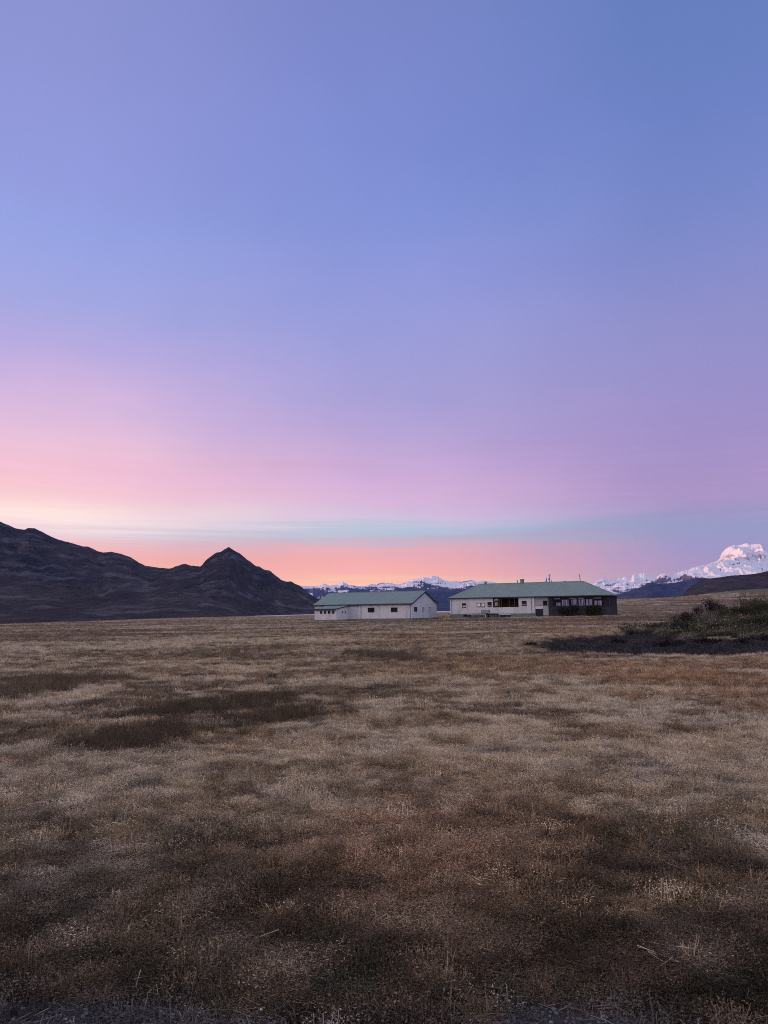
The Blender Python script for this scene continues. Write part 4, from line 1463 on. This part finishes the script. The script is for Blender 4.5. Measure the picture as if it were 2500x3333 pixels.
VAR = np.where(vv < 0.30, 0, np.where(vv < 0.37, 1, np.where(vv < 0.66, 2, np.where(vv < 0.84, 3, 4))))
VAR = np.where((BAND == 1) & (VAR == 4), 1, VAR)
tufts = [blades(30, 0.10, 0.07, 0.0024, 0.7, 1), blades(20, 0.17, 0.05, 0.0020, 0.4, 2), herb(18, 0.10, 0.07, 3, 0.0026, 8), herb(12, 0.14, 0.07, 4, 0.0024, 12), straw(40, 0.07, 5, 0.09, 0.0020)]
scatter('grass', tufts, np.stack([X, Y, Zg], 1), SC3, VAR, T, tuft_m, 'dry brown and straw coloured grass and dead herbs covering the field')

# tall dark weeds of the two strips on the left, and thinner ones elsewhere
g = np.random.default_rng(202)
x_ = g.uniform(-5.6, -1.0, 16000)
y_ = g.uniform(10.0, 18.2, 16000)
dm = dark_mask(x_, y_)
k = (dm > 0.35) & (g.random(len(x_)) < 0.10 + 0.55 * dm)
x_, y_ = x_[k], y_[k]
x2 = np.concatenate([g.uniform(-11, -6, 5000), g.uniform(-2.4, 2.2, 3000)])
y2 = np.concatenate([g.uniform(15.5, 25.5, 5000), g.uniform(26, 35.5, 3000)])
k2 = (pmask(DARK_C, x2, y2, 1.0, 0.8, 0.7, 35) > 0.6) | (pmask(DARK_E, x2, y2, 1.2, 0.9, 0.5, 37) > 0.6)
x2, y2 = x2[k2], y2[k2]
nd = len(x_)
x_, y_ = np.concatenate([x_, x2]), np.concatenate([y_, y2])
s_ = np.where(np.arange(len(x_)) < nd, 1.0, 1.15) * np.minimum(np.exp(g.normal(-0.2, 0.35, len(x_))), 1.35)
t_ = np.where((np.arange(len(x_)) < nd)[:, None], C_BROWN * 0.48, C_BROWN * 0.7) * g.uniform(0.5, 1.6, len(x_))[:, None]
dk = [blades(24, 0.20, 0.07, 0.0018, 0.22, 11), herb(14, 0.16, 0.08, 12, 0.002, 5), blades(18, 0.13, 0.10, 0.0018, 0.4, 13)]
scatter('dark_weeds', dk, np.stack([x_, y_, ground_z(x_, y_)], 1), s_, g.integers(0, 3, len(x_)), t_, tuft_m, 'tall dark brown weeds growing in ragged strips in the pale grass')

# low dark plants of the strip and the mound
g = np.random.default_rng(303)
x_ = g.uniform(6, 40, 60000)
y_ = g.uniform(27, 66, 60000)
sm, mm = strip_mask(x_, y_), mound_mask(x_, y_)
k = ((sm > 0.5) & (g.random(len(x_)) < 0.5)) | (mm > 0.5)
x_, y_, sm = x_[k], y_[k], sm[k]
nz = fbm(x_ * 0.6, y_ * 0.6, 71, 4)
tm = mixc(np.array((0.048, 0.047, 0.030)), np.array((0.112, 0.100, 0.066)), ss(0.42, 0.62, nz))
tm = mixc(tm, np.array((0.25, 0.22, 0.17)), 0.8 * ss(0.60, 0.68, fbm(x_ * 0.8 + 4, y_ * 0.8, 72, 3)))
ts = mixc(np.array((0.031, 0.029, 0.033)), np.array((0.064, 0.058, 0.060)), nz)
t_ = np.where((sm > 0.5)[:, None], ts, tm) * np.exp(g.normal(0, 0.42, len(x_)))[:, None]
t_[g.random(len(x_)) < 0.03] = (0.14, 0.125, 0.11)
s_ = np.where(sm > 0.5, 0.8, 1.5) * np.exp(g.normal(0, 0.35, len(x_)))
gcv = [leafy(60, 0.10, 0.14, 21, 0.035), leafy(40, 0.16, 0.12, 22, 0.04), blades(30, 0.16, 0.12, 0.003, 0.7, 23)]
scatter('ground_cover', gcv, np.stack([x_, y_, ground_z(x_, y_)], 1), s_, g.integers(0, 3, len(x_)), t_, tuft_m, 'low green plants over the mound and blackish ones over the dark strip before it')

# green leafy plants by the path
g = np.random.default_rng(404)
x_ = g.uniform(-2.2, 2.6, 30000)
y_ = g.uniform(3.2, 4.8, 30000)
c_ = veg(x_, y_)
k = (c_[:, 1] > c_[:, 0] * 1.04) & (gravel_mask(x_, y_) < 0.5)
x_, y_ = x_[k][:520], y_[k][:520]
scatter('low_green_plants', [leafy(34, 0.05, 0.05, 31, 0.016), leafy(24, 0.08, 0.04, 32, 0.02)], np.stack([x_, y_, ground_z(x_, y_)], 1), g.uniform(0.6, 1.3, len(x_)), g.integers(0, 2, len(x_)), C_GREEN * g.uniform(0.6, 1.4, len(x_))[:, None], tuft_m, 'small dark green leafy plants beside the gravel at the bottom edge')

# gravel
g = np.random.default_rng(505)
x_ = g.uniform(-3.2, 3.2, 26000)
y_ = g.uniform(2.2, 4.3, 26000)
gm = gravel_mask(x_, y_)
k = g.random(len(x_)) < np.where(gm > 0.5, 0.9, 0.015)
x_, y_ = x_[k], y_[k]
s_ = 0.006 + 0.022 * g.random(len(x_)) ** 3
t_ = np.array((0.125, 0.12, 0.125)) * g.uniform(0.4, 1.7, len(x_))[:, None]
scatter('gravel', [pebble(1), pebble(2), pebble(3)], np.stack([x_, y_, ground_z(x_, y_) + 0.002], 1), s_, g.integers(0, 3, len(x_)), t_, tuft_m, 'grey gravel stones along the bottom edge of the field')

# ---------------------------------------------------------------- tussocks: one clump, copied
tus_m = leaf_mat('blackish_tussock_blades', (0.010, 0.009, 0.011), (0.022, 0.019, 0.02), 4.0)


def tussock_mesh(seed):
    V, F = blades(220, 0.26, 0.20, 0.006, 0.9, seed, 0.5, 0.3)
    V2, F2 = leaf_quads(260, lambda g_, n_: np.stack([g_.normal(0, 0.10, n_), g_.normal(0, 0.08, n_), np.abs(g_.normal(0.08, 0.06, n_))], 1), 0.06, seed + 1)
    mb = MB().add(V, F).add(V2, F2)
    me = bpy.data.meshes.new('tussock')
    me.from_pydata(mb.V, [], mb.F)
    me.materials.append(tus_m)
    return me


tm_a, tm_b = tussock_mesh(51), tussock_mesh(52)
TUS = [((1727, 2096), 38.5, 0.8, 'twiggy dark tussock at the left tip of the dark strip'),
       ((2057, 2066), 50.0, 1.25, 'dark tussock on the upper edge of the dark strip, leftmost of three there'),
       ((2137, 2060), 53.0, 1.3, 'dark tussock on the upper edge of the dark strip, between two others'),
       ((2178, 2054), 55.0, 1.0, 'small dark tussock where the upper edge of the dark strip meets the brown shrub'),
       ((2012, 2086), 41.0, 1.3, 'broad dark tussock inside the dark strip, near its middle'),
       ((2168, 2096), 37.0, 1.4, 'dark tussock in the row below the mound, at the row\'s left end'),
       ((2213, 2093), 38.5, 1.1, 'dark tussock in the row below the mound, second from its left end'),
       ((2300, 2090), 39.0, 1.5, 'wide flat dark tussock in the row below the middle of the mound'),
       ((2415, 2090), 39.0, 1.2, 'rounded dark tussock in the row below the right of the mound'),
       ((2443, 2084), 41.0, 1.1, 'brownish dark tussock just right of the rounded one below the mound'),
       ((2490, 2084), 41.0, 1.1, 'dark tussock at the right edge of the photo below the mound'),
       ((1164, 2096), 41.5, 0.62, 'single tiny dark clump in pale grass before the left farm building')]
for i, ((px, py), dist, s, lab) in enumerate(TUS):
    o = bpy.data.objects.new('tussock', tm_a if i % 2 else tm_b)
    COL.objects.link(o)
    o.location = mnd(px, py, dist)
    o.scale = (s * 1.9, s * 1.3, s * 1.2)
    o.rotation_euler = (0, 0, i * 1.3)
    tag(o, lab, 'tussock', 'dark tussocks')

# ---------------------------------------------------------------- pale stones in the foreground
peb = [pebble(11), pebble(12)]
pme = []
for V_, F_ in peb:
    me = bpy.data.meshes.new('stone')
    me.from_pydata([tuple(q) for q in V_], [], F_)
    me.materials.append(stone_pale)
    pme.append(me)
for i, ((px, py), s, lab) in enumerate((((523, 3083), 0.022, 'small bright white stone alone in dark grass, left foreground'),
                                        ((915, 3155), 0.014, 'tiny pale stone above the dark green plants'),
                                        ((858, 3187), 0.013, 'tiny pale stone at the left of a close pair'),
                                        ((884, 3184), 0.012, 'tiny pale stone at the right of a close pair'),
                                        ((835, 3232), 0.022, 'flat pale stone at the edge of the gravel, left of the green plants'),
                                        ((850, 3308), 0.016, 'pale stone lying in the gravel at the bottom edge'))):
    d_ = ray(px, py)
    t = -EYE / d_[2]
    o = bpy.data.objects.new('stone', pme[i % 2])
    COL.objects.link(o)
    o.location = (d_[0] * t, d_[1] * t, gz(d_[0] * t, d_[1] * t) + 0.03)
    o.scale = (s * 1.3, s, s)
    o.rotation_euler = (0, 0, i)
    tag(o, lab, 'stone', 'pale stones in the foreground')

# ================================================================== haze
hz = MB().box(-HAZE_FAR, HAZE_FAR, -12000, HAZE_FAR, -120, HAZE_TOP)
hm_ = bpy.data.materials.new('haze')
hm_.use_nodes = True
t = hm_.node_tree
for nd in list(t.nodes):
    if nd.type == 'BSDF_PRINCIPLED':
        t.nodes.remove(nd)
b = NB(t)
pv = b.n('ShaderNodeVolumePrincipled')
pv.inputs['Color'].default_value = HAZE_COL + (1,)
pv.inputs['Density'].default_value = HAZE
b.link(pv.outputs[0], t.nodes['Material Output'].inputs['Volume'])
ho = hz.build('haze', hm_)
tag(ho, 'thin blue evening haze over the whole valley', 'haze', kind='stuff')
